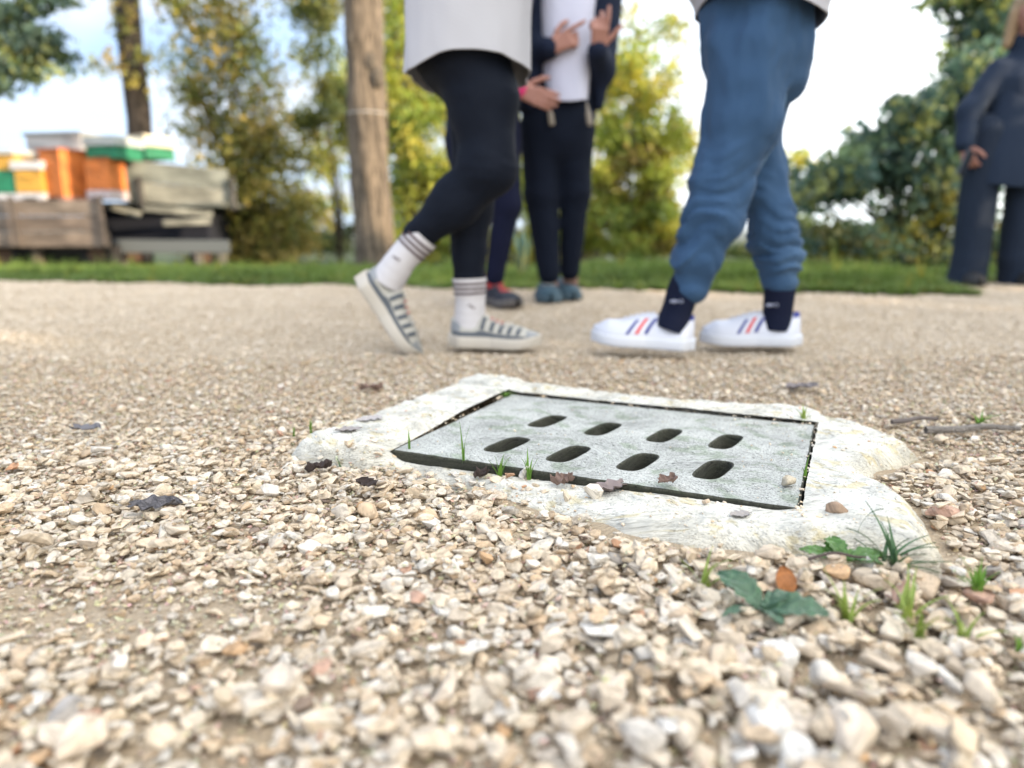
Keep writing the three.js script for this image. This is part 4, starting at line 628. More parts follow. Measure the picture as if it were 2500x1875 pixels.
// ---- person in a long dark coat at the far right
{
  const D = 4.49, cx = W(2186, 300, D).x, gy = landY(cx, -D), navy = cloth(rgb(0.006, 0.016, 0.038), { sheen: 0.12 }), trs = cloth(rgb(0.005, 0.013, 0.030), { sheen: 0.08 });
  const pel = V(cx + 0.02, 0.93, -D), chest = V(cx + 0.03, 1.14, -D), neck = V(cx - 0.005, 1.29, -D + 0.01), head = V(cx - 0.012, 1.470, -D + 0.045), shL = V(cx - 0.13, 1.19, -D), shR = V(cx + 0.205, 1.19, -D), elL = W(2094, 240, D - 0.01), wrL = W(2083, 316, D - 0.06), elR = V(cx + 0.30, 1.0, -D), wrR = V(cx + 0.31, 0.80, -D + 0.08);
  const base = V(cx, gy, -D);
  const hipsL = W(2126, 330, D), hipsR = W(2228, 330, D), hemL = W(2089, 575, D), hemR = W(2206, 580, D);
  const { t, put } = person({
    base, label: 'person in long dark navy coat and wide trousers holding a phone', head, look: V(-0.25, -0.05, 1), neck,
    body: [...torsoPrims(pel, chest, neck, shL, shR, 0.15, 0.10, false), [hipsL, hemL, 0.07, 0.04], [hipsR, hemR, 0.07, 0.04], [hemL, V(hemL.x, gy + 0.03, -D + 0.06), 0.035, 0.03], [hemR, V(hemR.x, gy + 0.03, -D + 0.06), 0.035, 0.03], [shL, elL, 0.045, 0.038], [elL, wrL, 0.034, 0.026], [shR, elR, 0.045, 0.038], [elR, wrR, 0.034, 0.026]],
    hands: [handPrims(wrL, V(0.15, -0.85, 0.35), V(-0.7, 0.1, 0.6), V(0.6, 0.1, 0.7), [0.75, 0.75, 0.7, 0.6], 0.5), handPrims(wrR, V(0, -1, 0.2), V(1, 0, 0.3), V(-0.3, 0, 1), [0.4, 0.4, 0.4, 0.35], 0.4)],
    hair: { color: rgb(0.30, 0.20, 0.11), prims: (p) => [[p(0, 0.052, -0.032), p(0, 0.05, 0.0), 0.092, 0.083], [p(-0.082, 0.02, -0.025), p(-0.098, -0.12, -0.02), 0.024, 0.020], [p(-0.07, 0.02, -0.05), p(-0.095, -0.15, -0.03), 0.035, 0.028], [p(0.078, 0.02, -0.005), p(0.10, -0.14, 0.0), 0.032, 0.024], [p(0, 0.0, -0.08), p(0, -0.15, -0.07), 0.07, 0.05]] },
    clothes: [
      { name: 'trousers', mat: trs, k: 0.02, bump: folds(9, 4, 0.010), prims: [[V(hipsL.x, 0.86, -D), W(2096, 560, D), 0.108, 0.098], [W(2096, 560, D), W(2085, 616, D), 0.098, 0.110], [V(hipsR.x, 0.86, -D), W(2196, 560, D), 0.112, 0.100], [W(2196, 560, D), W(2198, 620, D), 0.100, 0.112]] },
      { name: 'coat', mat: navy, geo: mergeGeometries([surface([[V(cx + 0.03, 1.0, -D), chest, 0.172, 0.180, [1, 1, 0.64]], [chest, V(cx + 0.040, 1.25, -D), 0.178, 0.085, [1, 1, 0.7]], [V(cx + 0.035, 1.23, -D + 0.01), V(cx - 0.008, 1.335, -D + 0.02), 0.075, 0.070], [shL, elL, 0.070, 0.062], [elL, wrL.clone().lerp(elL, 0.05), 0.060, 0.052], [shR, elR, 0.070, 0.062], [elR, wrR.clone().lerp(elR, 0.05), 0.060, 0.052]], 0.009, 0.05, folds(7, 5, 0.010)),
        hemmed({ c: V(cx + 0.022, 0, -D), lean: 0.01, top: 1.27, hem: (th) => 0.56 + 0.01 * Math.sin(th * 3), rx: (u) => lerp(0.240, 0.178, sstep(0, 0.75, u)), rz: (u) => lerp(0.150, 0.112, sstep(0, 0.8, u)), fold: (th, u) => 0.06 * fbm(Math.cos(th) * 3, u * 1.5, Math.sin(th) * 3, 3) * (1.1 - u) })]) },
    ],
  });
  { const sm = { upper: std(rgb(0.01, 0.01, 0.012), 0.6), sole: std(rgb(0.02, 0.02, 0.02), 0.8), blue: std(rgb(0.012, 0.012, 0.014), 0.6), red: std(rgb(0.012, 0.012, 0.014), 0.6), lace: std(rgb(0.012, 0.012, 0.014), 0.8) }; for (const x of [2086, 2200]) { const g0 = W(x, 600, D), sh = makeShoe(t, 'court', sm, 0.255, 0.095), y = landY(g0.x, -D) + 0.004 - base.y; placeShoe(sh, V(g0.x - base.x, y, -0.06), V(g0.x - base.x - 0.02, y, 0.15)); } }
  const mouth = new THREE.CapsuleGeometry(0.0055, 0.026, 4, 8); mouth.rotateZ(Math.PI / 2); mouth.translate(head.x - 0.022, head.y - 0.062, head.z + 0.094); put('lips', mouth, std(rgb(0.34, 0.10, 0.09), 0.6));
  const ph = new THREE.Group(); ph.name = numbered('phone'); tag(ph, 'dark phone held low in the hand of the person in the navy coat', 'phone'); const pp = W(2086, 352, D - 0.13); ph.position.copy(pp); ph.rotation.set(0.2, 0.5, -0.35); scene.add(ph);
  part('phone_case', new RoundedBoxGeometry(0.072, 0.145, 0.010, 3, 0.004), std(rgb(0.05, 0.06, 0.08), 0.4), ph); const sc = new RoundedBoxGeometry(0.066, 0.138, 0.002, 2, 0.0009); sc.translate(0, 0, 0.0055); part('phone_screen', sc, std(rgb(0.02, 0.025, 0.035), 0.08), ph);
}

// ---------------------------------------------------------------- old carts with beehives
const plankTex = dataTex(256, (u, v) => { const g = loop(u * 1, v, 4, 6, 4), l = 0.5 + 0.5 * Math.sin((v * 26 + 3.5 * loop(u, v, 3, 2, 3)) * 2 * Math.PI / 2); const k = 0.72 + 0.45 * g + 0.12 * l - 0.3 * sstep(0.25, 0.4, loop(u, v, 12, 9, 3)); return [k, k * 0.99, k * 0.97]; }, true, 3);
const wood = (r, g, b) => std(rgb(r, g, b), 0.92, { map: plankTex, bumpMap: plankTex, bumpScale: 0.003 });
const SX = (x, y, D) => at(x / 2.44141, y / 2.44141, D); // place of the full-size photograph
function boxOn(parent, name, p0, p1, height, thick, m, inset = 0) { // a board between two points of its lower edge
  const d = p1.clone().sub(p0), len = Math.hypot(d.x, d.z), g = new RoundedBoxGeometry(len, height, thick, 1, Math.min(0.008, thick * 0.2));
  { const p = g.attributes.position, q = []; for (let i = 0; i < p.count; i++) q.push(p.getX(i) / 0.9 + height * 3.1, (p.getY(i) + p.getZ(i)) / 0.35 + len); g.setAttribute('uv', new THREE.Float32BufferAttribute(q, 2)); }
  const o = part(name, g, m, parent); o.position.set((p0.x + p1.x) / 2, (p0.y + p1.y) / 2 + height / 2, (p0.z + p1.z) / 2); o.rotation.y = -Math.atan2(d.z, d.x); o.rotation.order = 'YXZ'; return o;
}
const wheelOn = (parent, x, y, z, R, m, rimM, turn) => {
  const g = new THREE.Group(); g.name = 'wheel'; g.position.set(x, y, z); g.rotation.y = turn; parent.add(g);
  part('tyre', new THREE.TorusGeometry(R * 0.78, R * 0.24, 12, 32), m, g); const h = new THREE.CylinderGeometry(R * 0.56, R * 0.56, R * 0.2, 20); h.rotateX(Math.PI / 2); part('rim', h, rimM, g);
};
{
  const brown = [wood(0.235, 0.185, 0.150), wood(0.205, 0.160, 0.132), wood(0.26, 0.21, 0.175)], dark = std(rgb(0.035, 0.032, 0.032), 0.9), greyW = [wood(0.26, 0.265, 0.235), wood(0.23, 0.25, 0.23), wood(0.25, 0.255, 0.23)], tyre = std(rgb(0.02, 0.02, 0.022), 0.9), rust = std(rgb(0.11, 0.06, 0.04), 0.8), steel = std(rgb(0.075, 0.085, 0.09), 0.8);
  const D = 8.9, L0 = SX(-210, 606, D), R0 = SX(270, 602, D - 0.1), Rt = SX(252, 494, D - 0.1), hgt = Rt.y - R0.y + 0.035, cart = thing('wooden_cart', 'low cart with weathered brown plank side carrying the row of beehives', 'cart', [0, 0, 0]);
  for (let i = 0; i < 3; i++) boxOn(cart, 'plank', L0.clone().add(V(0, i * hgt / 3 + 0.004, 0)), R0.clone().add(V(-0.03 * i, i * hgt / 3 + 0.004, 0)), hgt / 3 - 0.004, 0.04, brown[i]);
  for (const x of [36, 250]) { const p = SX(x, 600, D - 0.16); boxOn(cart, 'post', p, p.clone().add(V(0.05, 0, 0)), hgt + 0.02, 0.04, wood(0.12, 0.10, 0.09)); }
  const bed = new RoundedBoxGeometry(1.9, 0.05, 1.35, 1, 0.01), bo = part('cart_bed', bed, wood(0.16, 0.12, 0.10), cart); bo.position.set(L0.x + 0.9, Rt.y - 0.03, -D - 0.62); const by = R0.y;
  boxOn(cart, 'chassis_beam', V(L0.x, by - 0.10, -D - 0.3), V(R0.x - 0.1, by - 0.10, -D - 0.3), 0.09, 0.08, dark);
  for (const x of [-1.5, -0.35]) for (const z of [-D - 0.25, -D - 1.15]) wheelOn(cart, R0.x + x, landY(R0.x + x, z) + 0.20, z, 0.2, tyre, rust, 0.05);
  for (const x of [-0.06, -1.0]) { const g = new THREE.BoxGeometry(0.09, 0.30, 0.09), q = part('prop_leg', g, wood(0.2, 0.15, 0.12), cart); q.position.set(R0.x + x, by - 0.14, -D - 0.12); }
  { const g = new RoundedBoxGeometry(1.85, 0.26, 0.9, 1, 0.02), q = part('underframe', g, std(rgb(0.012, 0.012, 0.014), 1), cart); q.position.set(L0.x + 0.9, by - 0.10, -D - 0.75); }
  // grey trailer standing just behind, its long side turned to the right
  const T = 9.6, bl = SX(268, 487, T - 0.25), br = SX(562, 512, T + 0.15), tl = SX(268, 384, T - 0.25), th = tl.y - bl.y, tr = thing('grey_trailer', 'tilted grey wooden farm trailer with boarded side, parked behind the brown cart', 'trailer', [0, 0, 0]);
  const up = br.y - bl.y;
  for (let i = 0; i < 2; i++) { const o = boxOn(tr, 'side_board', bl.clone().setY((bl.y + br.y) / 2 + i * th / 2), br.clone().setY((bl.y + br.y) / 2 + i * th / 2), th / 2 - 0.004, 0.05, greyW[i]); o.rotateZ(Math.atan2(up, Math.hypot(br.x - bl.x, br.z - bl.z))); }
  for (const [x, y, h] of [[283, 440, 0.20], [341, 505, 0.36], [566, 512, 0.40]]) { const p = SX(x, y, T - 0.33 + (x - 268) / 294 * 0.4); const o = boxOn(tr, 'stake', p, p.clone().add(V(0.06, 0, 0.01)), h, 0.05, wood(0.11, 0.105, 0.10)); }
  for (const [x0, y0, x1, y1, h, k, n] of [[262, 512, 346, 530, 0.075, 2, 'loose_board'], [398, 552, 515, 548, 0.075, 2, 'loose_board'], [350, 516, 520, 530, 0.07, 0, 'bed_rail'], [282, 617, 562, 618, 0.16, 1, 'chassis_rail']]) { const p = SX(x0, y0, T - 0.36), q = SX(x1, y1, T - 0.1), y = (p.y + q.y) / 2, o = boxOn(tr, n, p.clone().setY(y), q.clone().setY(y), h, 0.06, n === 'chassis_rail' ? steel : greyW[k]); o.rotateZ(Math.atan2(q.y - p.y, q.x - p.x)); }
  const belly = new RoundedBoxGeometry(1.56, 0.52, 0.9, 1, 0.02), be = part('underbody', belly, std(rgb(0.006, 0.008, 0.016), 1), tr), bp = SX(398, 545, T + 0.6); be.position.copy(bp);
  const inner = new RoundedBoxGeometry(1.32, 0.05, 1.2, 1, 0.01), ib = part('trailer_bed', inner, greyW[1], tr); ib.position.set((bl.x + br.x) / 2, (bl.y + br.y) / 2, -T - 0.55);
  for (const x of [330, 500]) { const p = SX(x, 636, T + 0.25); wheelOn(tr, p.x, landY(p.x, p.z) + 0.19, p.z, 0.19, tyre, rust, 0.1); }
  for (const x of [300, 486, 545]) { const p = SX(x, 622, T - 0.15), g = new THREE.BoxGeometry(0.07, 0.30, 0.07), q = part('prop_leg', g, wood(0.22, 0.2, 0.18), tr); q.position.set(p.x, p.y - 0.14, p.z); }
  // beehives: [front x0, x1, y top, y bottom, D, depth, lid, body, base, band, label]
  const hive = (x0, x1, yt, yb, Dh, depth, turn, lid, tiers, label) => {
    const a = SX(x0, yb, Dh), b = SX(x1, yt, Dh), w = b.x - a.x, h = b.y - a.y, g = thing('beehive', label, 'beehive', [(a.x + b.x) / 2, a.y, -Dh - depth / 2], turn, 'beehives on the carts');
    let y = 0; tiers.forEach(([name, f, c, grow]) => { const q = new RoundedBoxGeometry(w + grow, h * f - 0.004, depth + grow, 2, 0.006); q.translate(0, y + h * f / 2, 0); const o = part(name, q, std(rgb(...c), 0.7, { map: mottle, bumpMap: plankTex, bumpScale: 0.001 }), g); if (name === 'hive_body') { const s = new RoundedBoxGeometry(w * 0.28, 0.022, 0.02, 1, 0.004); s.translate(0, y + h * f * 0.66, depth / 2 + 0.004); part('hand_hold', s, std(rgb(c[0] * 0.75, c[1] * 0.75, c[2] * 0.75), 0.8), o); } y += h * f; });
    const en = new RoundedBoxGeometry(w * 0.5, 0.018, 0.02, 1, 0.003); en.translate(0, 0.02, depth / 2 + 0.006); part('entrance', en, std(rgb(0.02, 0.018, 0.015), 0.9), g); const q = new RoundedBoxGeometry(w + 0.05, h * lid[0], depth + 0.05, 2, 0.006); q.translate(0, y + h * lid[0] / 2, 0); part('lid', q, std(rgb(...lid[1]), 0.6, { map: mottle }), g);
  };
  const green = [0.012, 0.17, 0.085], yel = [0.52, 0.29, 0.045], org = [0.58, 0.17, 0.035], grey = [0.45, 0.45, 0.42], wht = [0.55, 0.54, 0.55];
  hive(-62, 40, 365, 492, D + 0.12, 0.46, -0.12, [0.10, grey], [['hive_floor', 0.16, wht, 0.02], ['hive_body', 0.44, green, 0], ['honey_super', 0.30, yel, 0.004]], 'green beehive with yellow upper box and grey lid at the left edge');
  hive(44, 102, 393, 488, D + 0.05, 0.36, -0.1, [0.22, wht], [['hive_floor', 0.18, wht, 0.01], ['hive_body', 0.60, yel, 0]], 'small yellow beehive with thick white lid between green and orange hives');
  hive(80, 212, 322, 486, D + 0.62, 0.50, -0.18, [0.06, [0.33, 0.34, 0.33]], [['hive_body', 0.50, [0.42, 0.40, 0.43], 0], ['honey_super', 0.44, [0.46, 0.45, 0.45], 0.004]], 'tall grey white beehive rising behind the orange one');
  hive(113, 172, 362, 488, D + 0.04, 0.50, -0.42, [0.04, [0.55, 0.16, 0.05]], [['hive_floor', 0.06, [0.45, 0.22, 0.16], 0.01], ['hive_body', 0.90, org, 0]], 'tall orange beehive in front of the grey white one');
  hive(216, 266, 386, 486, D + 0.05, 0.34, -0.1, [0.02, org], [['hive_floor', 0.22, [0.50, 0.42, 0.42], 0.01], ['hive_body', 0.76, org, 0]], 'short orange beehive with pale floor beside the grey trailer side');
  hive(214, 300, 332, 388, D + 0.10, 0.40, -0.3, [0.42, [0.40, 0.43, 0.42]], [['honey_super', 0.58, green, 0]], 'green hive box with grey lid stacked above the short orange hive');
  hive(300, 388, 330, 388, T + 0.2, 0.40, -0.55, [0.50, [0.58, 0.54, 0.42]], [['honey_super', 0.50, green, 0]], 'green hive box with cream lid standing in the grey trailer');
}

// ---------------------------------------------------------------- trees, bushes, grass
const leafGeo = (() => { // a small folded oval leaf of eight faces
  const o = [[0, 0], [0.30, 0.28], [0.34, 0.62], [0, 1.05]], pos = [], idx = []; const L = o.length;
  for (const s of [-1, 1]) for (const [x, y] of o) pos.push(s * x * 0.95, y - 0.5, x * 0.30 - 0.10 * (y - 0.5) ** 2);
  pos.push(0, -0.2, 0, 0, 0.1, -0.03);
  const m0 = pos.length / 3 - 2, m1 = m0 + 1;
  for (const s of [0, 1]) { const b = s * L; const t = (a, c, d) => (s ? idx.push(a, c, d) : idx.push(a, d, c)); t(b, b + 1, m0); t(b + 1, b + 2, m1); t(b + 1, m1, m0); t(b + 2, b + 3, m1); }
  const g = new THREE.BufferGeometry(); g.setAttribute('position', new THREE.Float32BufferAttribute(pos, 3)); g.setIndex(idx); g.computeVertexNormals(); return g;
})();
const leafM = phys(0xffffff, 0.75, { transmission: 0.55, thickness: 0, side: THREE.DoubleSide, specularIntensity: 0.5 });
const barkMap = dataTex(256, (u, v) => { const k = 0.72 + 0.5 * loop(u, v, 5, 2, 5) + 0.2 * loop(u, v, 18, 6, 3) - 0.3 * sstep(0.15, 0.3, Math.abs(loop(u, v, 7, 8, 3))); return [k, k * 0.98, k * 0.95]; }, true, 3);
const barkM = (r, g, b) => std(rgb(r, g, b), 1, { map: rep(barkMap, 2, 3), bumpMap: rep(grainBump, 2, 4), bumpScale: 0.02 });
function crown(parent, name, clumps, size, colors, seed) { // clumps: [centre, rx, ry, rz, leaves]
  const r = rng(seed), total = clumps.reduce((s, c) => s + c[4], 0), im = new THREE.InstancedMesh(leafGeo, leafM, total); let n = 0;
  for (const [c, rx, ry, rz, k] of clumps) {
    const tint = 0.75 + 0.5 * r(), pick = r();
    for (let i = 0; i < k; i++) {
      const s = size * (0.65 + 0.7 * r()); eul.set(r() * 6.28, r() * 6.28, r() * 6.28); quat.setFromEuler(eul);
      matrix.compose(V(c.x + gauss(r) * rx, Math.max(c.y + gauss(r) * ry, landY(c.x, c.z) + 0.03), c.z + gauss(r) * rz), quat, V(s, s, s)); im.setMatrixAt(n, matrix);
      const q = colors[Math.min(colors.length - 1, Math.floor((r() < 0.7 ? pick : r()) * colors.length))], m = tint * (0.75 + 0.5 * r()); im.setColorAt(n, rgb(q[0] * m, q[1] * m, q[2] * m)); n++;
    }
  }
  im.name = name; im.userData.kind = 'stuff'; im.castShadow = im.receiveShadow = true; parent.add(im); return im;
}
function limb(pts, r0, r1, nu = 20, nv = 14, wob = 0.1, seed = 1) {
  const c = new THREE.CatmullRomCurve3(pts), fr = c.computeFrenetFrames(nu, false), len = c.getLength();
  const g = gridGeo(nu, nv, (u, v) => { const i = Math.round(u * nu), a = v * 2 * Math.PI, p = c.getPointAt(u), R = lerp(r0, r1, u) * (1 + wob * fbm(Math.cos(a) * 1.4 + seed, u * len * 1.6, Math.sin(a) * 1.4, 3)); return p.addScaledVector(fr.normals[i], Math.cos(a) * R).addScaledVector(fr.binormals[i], Math.sin(a) * R); });
  return g;
}
function twigs(from, ends, r0, seed) { const r = rng(seed); return mergeGeometries(ends.map((e) => limb([from, from.clone().lerp(e, 0.5).add(V(gauss(r) * 0.12, 0.08, gauss(r) * 0.12)), e], r0 * (0.6 + 0.5 * r()), r0 * 0.2, 8, 6, 0.05, seed))); }
const olive = [[0.20, 0.225, 0.045], [0.28, 0.27, 0.055], [0.15, 0.185, 0.04], [0.34, 0.29, 0.06], [0.42, 0.32, 0.09]], lime = [[0.325, 0.375, 0.044], [0.413, 0.425, 0.056], [0.237, 0.312, 0.044], [0.525, 0.463, 0.062], [0.175, 0.237, 0.037]], deep0 = [[0.054, 0.138, 0.084], [0.072, 0.180, 0.096], [0.042, 0.108, 0.078], [0.108, 0.204, 0.084], [0.204, 0.252, 0.060]], deep = [[0.10, 0.175, 0.125], [0.13, 0.22, 0.14], [0.075, 0.14, 0.11], [0.17, 0.25, 0.13], [0.30, 0.33, 0.11]], mid = [[0.070, 0.112, 0.035], [0.112, 0.154, 0.042], [0.154, 0.168, 0.042]];
// the pale trunk in the middle
{
  const D = 7.4, t = thing('tree', 'thick pale trunk with knots and patchy sunlight, between hives and walkers', 'tree', [0, 0, 0]);
  const pts = [[812, 610], [808, 480], [800, 380], [795, 300], [792, 200], [788, 120], [785, 40], [783, -80], [775, -300], [770, -600]].map(([x, y]) => W(x, y, D)); pts[0].y = landY(pts[0].x, -D) - 0.05;
  part('trunk', limb(pts, 0.190, 0.170, 120, 56, 0.22, 3), barkM(0.28, 0.23, 0.18), t);
  const kn = [[812, 135], [752, 90], [826, 168]].map(([x, y], i) => { const g = new THREE.SphereGeometry(0.085, 18, 14), p = W(x, y, D - 0.13); g.scale(0.7, 1.2, 0.7); g.translate(p.x + (i === 1 ? 0.05 : -0.05), p.y, p.z); return g; });
  for (const g of kn) part('knot', g, barkM(0.25, 0.215, 0.175), t);
  const ring = new THREE.TorusGeometry(0.190, 0.004, 8, 48); ring.rotateX(Math.PI / 2); const rp = W(793, 247, D); ring.translate(rp.x, rp.y, rp.z); part('wire_band', ring, std(rgb(0.5, 0.5, 0.48), 0.5), t);
  const top = pts[8], r = rng(8), ends = []; for (let i = 0; i < 9; i++) ends.push(top.clone().add(V(gauss(r) * 1.6, 0.6 + r() * 1.4, gauss(r) * 1.3)));
  part('limbs', twigs(top.clone().add(V(0, -0.4, 0)), ends, 0.07, 5), barkM(0.26, 0.22, 0.17), t);
  crown(t, 'crown', ends.map((e) => [e, 0.55, 0.4, 0.55, 260]), 0.085, lime, 31);
}
// the dark trunk behind the trailer
{
  const D = 10.6, t = thing('tree', 'dark slender trunk leaning behind the grey trailer', 'tree', [0, 0, 0]);
  const pts = [[306, 600], [304, 400], [302, 290], [294, 200], [282, 100], [274, 0], [268, -120], [262, -400]].map(([x, y]) => W(x, y, D)); pts[0].y = landY(pts[0].x, -D) - 0.05;
  part('trunk', limb(pts, 0.165, 0.15, 60, 28, 0.14, 7), barkM(0.065, 0.055, 0.05), t);
  const r = rng(18), top = pts[6], ends = []; for (let i = 0; i < 10; i++) ends.push(top.clone().add(V(gauss(r) * 1.5, 0.3 + r() * 1.3, gauss(r) * 1.0)));
  part('limbs', twigs(top.clone().add(V(0, -0.5, 0)), ends, 0.06, 6), barkM(0.10, 0.085, 0.075), t);
  crown(t, 'crown', [...ends.map((e) => [e, 0.5, 0.35, 0.5, 160]), ...[[262, 60], [245, 130], [292, 170], [272, 25], [310, 120], [215, 150]].map(([x, y]) => [W(x, y, D - 0.3), 0.16, 0.14, 0.2, 36])], 0.085, olive, 32);
}
// a leafy bush or tree whose outline is a set of blobs seen in the photograph: [x, y, rx, ry (pixels of the 2212 wide view), leaves]
function leafy(name, label, D, depth, blobs, size, colors, seed, group, stemAt, leafScale = 1, stemR = 0.018, hang) {
  const r = rng(seed), t = thing(name, label, name.includes('tree') ? 'tree' : 'bush', [0, 0, 0], 0, group), clumps = [], ends = [], k = D / (F / 0.46293);
  for (const [x, y, rx, ry, n] of blobs) {
    const sub = Math.max(3, Math.round(n / 90));
    for (let i = 0; i < sub; i++) { const c = W(x + gauss(r) * rx * 0.95, y + gauss(r) * ry * 0.95, D + gauss(r) * depth); c.y = Math.max(c.y, landY(c.x, c.z) + 0.1); clumps.push([c, rx * k * 0.62, ry * k * 0.62, 0.3, Math.round(n / sub * leafScale * 1.25)]); if (i % 2 === 0) ends.push(c); }
  }
  const root = W(stemAt[0], stemAt[1], D); root.y = landY(root.x, root.z) - 0.05;
  const from = hang ? W(hang[0], hang[1], D) : root, wood1 = twigs(from, ends, stemR, seed);
  part('stems', hang ? mergeGeometries([wood1, limb([root, root.clone().lerp(from, 0.5), from], 0.11, 0.07)]) : wood1, barkM(0.16, 0.13, 0.09), t); crown(t, 'crown', clumps, size, colors, seed + 1); return t;
}
leafy('shrub_tree', 'bushy olive brown tree with yellowing leaves right of the grey trailer', 10.8, 0.5, [[500, 60, 90, 80, 900], [430, 130, 80, 80, 650], [540, 180, 80, 80, 800], [450, 240, 80, 60, 600], [560, 290, 90, 60, 900], [480, 330, 80, 60, 900], [600, 370, 80, 60, 1000], [520, 420, 80, 60, 1100], [620, 460, 70, 50, 1000], [540, 500, 90, 50, 1300], [620, 540, 70, 40, 900], [480, 545, 70, 40, 900], [560, -40, 120, 60, 700], [400, 10, 60, 60, 350]], 0.075, olive, 41, null, [560, 560], 1.1);
leafy('shrub_tree', 'sparse grey green tree crossing behind the pale trunk at its upper left', 11.5, 0.5, [[680, 80, 60, 70, 260], [700, 170, 60, 50, 300], [690, 240, 50, 40, 260], [640, 30, 60, 60, 260], [740, 300, 40, 50, 300], [720, 20, 40, 40, 160], [660, 270, 40, 30, 160]], 0.075, mid.concat(olive.slice(0, 2)), 43, null, [735, 560], 2.4, 0.014);
leafy('shrub_tree', 'yellow green tree in bright light directly right of the pale trunk', 9.6, 0.5, [[870, 60, 60, 80, 800], [880, 170, 60, 70, 900], [870, 270, 50, 60, 800], [930, 250, 60, 80, 900], [900, 350, 60, 50, 800], [880, 430, 60, 50, 800], [900, 510, 70, 40, 900], [950, 380, 50, 50, 500], [860, -40, 80, 50, 600]], 0.07, lime, 45, null, [890, 560], 1.35);
leafy('shrub_tree', 'airy golden green tree between the standing person and the blue joggers', 9.2, 0.5, [[1380, 120, 60, 60, 190], [1340, 200, 60, 50, 330], [1420, 230, 50, 60, 260], [1330, 290, 60, 50, 520], [1400, 320, 60, 40, 460], [1320, 380, 50, 40, 520], [1420, 390, 50, 40, 420], [1340, 460, 60, 40, 700], [1420, 480, 50, 40, 520], [1380, 530, 70, 30, 700], [1460, 300, 30, 50, 120], [1330, 60, 40, 40, 100]], 0.07, lime.concat([[0.26, 0.2, 0.04]]), 47, null, [1370, 560], 2.0);
leafy('shrub', 'low yellow green bush seen between the legs of the walkers', 9.8, 0.4, [[1120, 430, 60, 60, 600], [1150, 520, 70, 40, 700], [1010, 520, 60, 40, 500], [1240, 500, 50, 40, 500]], 0.07, lime, 49, null, [1130, 570], 2.2);
leafy('shrub', 'dark blue green bush sloping up towards the person in the navy coat', 7.2, 0.45, [[1770, 400, 50, 40, 420], [1740, 440, 40, 30, 220], [1840, 360, 60, 50, 800], [1820, 430, 70, 30, 500], [1910, 320, 60, 50, 900], [1990, 250, 60, 50, 900], [1960, 380, 60, 50, 600], [2040, 330, 50, 60, 800], [2060, 200, 50, 50, 700], [1990, 440, 70, 50, 500], [1880, 470, 60, 40, 300], [2110, 150, 60, 60, 900], [2160, 260, 50, 80, 900], [1930, 250, 40, 30, 130]], 0.085, deep, 51, null, [1990, 590], 0.62);
leafy('shrub', 'tall weeds and yellow flecked undergrowth below the dark bush', 6.9, 0.35, [[1740, 540, 60, 40, 500], [1830, 530, 60, 45, 500], [1920, 530, 60, 50, 600], [2000, 520, 60, 60, 700], [2050, 450, 40, 60, 500], [2040, 560, 50, 40, 500], [2150, 540, 40, 60, 500], [1780, 570, 60, 25, 400], [2200, 480, 40, 90, 500]], 0.055, deep.concat([[0.30, 0.26, 0.03], [0.34, 0.30, 0.12], [0.2, 0.2, 0.05], [0.12, 0.16, 0.03]]), 53, null, [1930, 600], 1, 0.02);
leafy('tree', 'tall leafy tree overhanging the head of the person in the navy coat', 8.0, 0.5, [[2080, 20, 70, 40, 380], [2150, 30, 60, 50, 600], [2110, 90, 60, 40, 420], [2190, 100, 50, 60, 800], [2030, 5, 50, 20, 120], [2210, 200, 50, 80, 900], [2120, -50, 90, 50, 700], [2260, 60, 70, 120, 900], [2060, 110, 40, 30, 100]], 0.085, deep.concat(lime.slice(0, 3)), 55, null, [2300, 590], 0.7, 0.03);
leafy('tree', 'drooping green branches hanging in at the top left corner above the hives', 9.0, 0.4, [[10, 40, 40, 40, 300], [60, 90, 50, 30, 300], [20, 130, 40, 40, 320], [100, 120, 45, 20, 160], [5, 180, 25, 25, 110], [60, 30, 50, 25, 160], [110, 5, 50, 15, 140], [-80, 60, 90, 110, 800], [140, 150, 30, 15, 40], [60, 150, 30, 20, 90], [250, -25, 80, 20, 140]], 0.085, mid.concat(deep), 57, null, [-420, 560], 1, 0.02, [-330, -60]);
leafy('shrub', 'far low hedge showing faintly between the trunks at the horizon', 17, 0.8, [[720, 520, 70, 25, 500], [640, 520, 60, 25, 400], [1500, 530, 60, 20, 500], [1620, 545, 70, 16, 500], [1300, 530, 80, 25, 500], [980, 520, 90, 30, 700], [1740, 500, 50, 40, 500]], 0.10, mid, 59, null, [1000, 560], 2.2);

leafy('tree', 'pale sunlit yellow trees far behind the standing people', 14, 0.8, [[700, 330, 50, 60, 400], [740, 200, 40, 80, 300], [1000, 420, 80, 80, 900], [960, 200, 60, 90, 700], [1130, 300, 60, 90, 500], [1330, 260, 90, 90, 700], [1420, 340, 60, 80, 600], [1300, 430, 90, 60, 900], [1460, 440, 40, 60, 400], [1350, 130, 60, 60, 300], [1440, 180, 40, 60, 200], [1500, 500, 60, 40, 500], [1490, 270, 40, 60, 160], [1480, 360, 40, 50, 240], [1400, 100, 60, 50, 140], [1730, 310, 30, 40, 90], [1760, 360, 40, 30, 140], [1290, 30, 60, 40, 110], [1430, 60, 60, 50, 130], [640, 420, 60, 50, 300], [720, 440, 40, 40, 160]], 0.10, lime.concat([[0.5, 0.42, 0.10], [0.45, 0.36, 0.12]]), 61, null, [1200, 560], 1.2, 0.02);

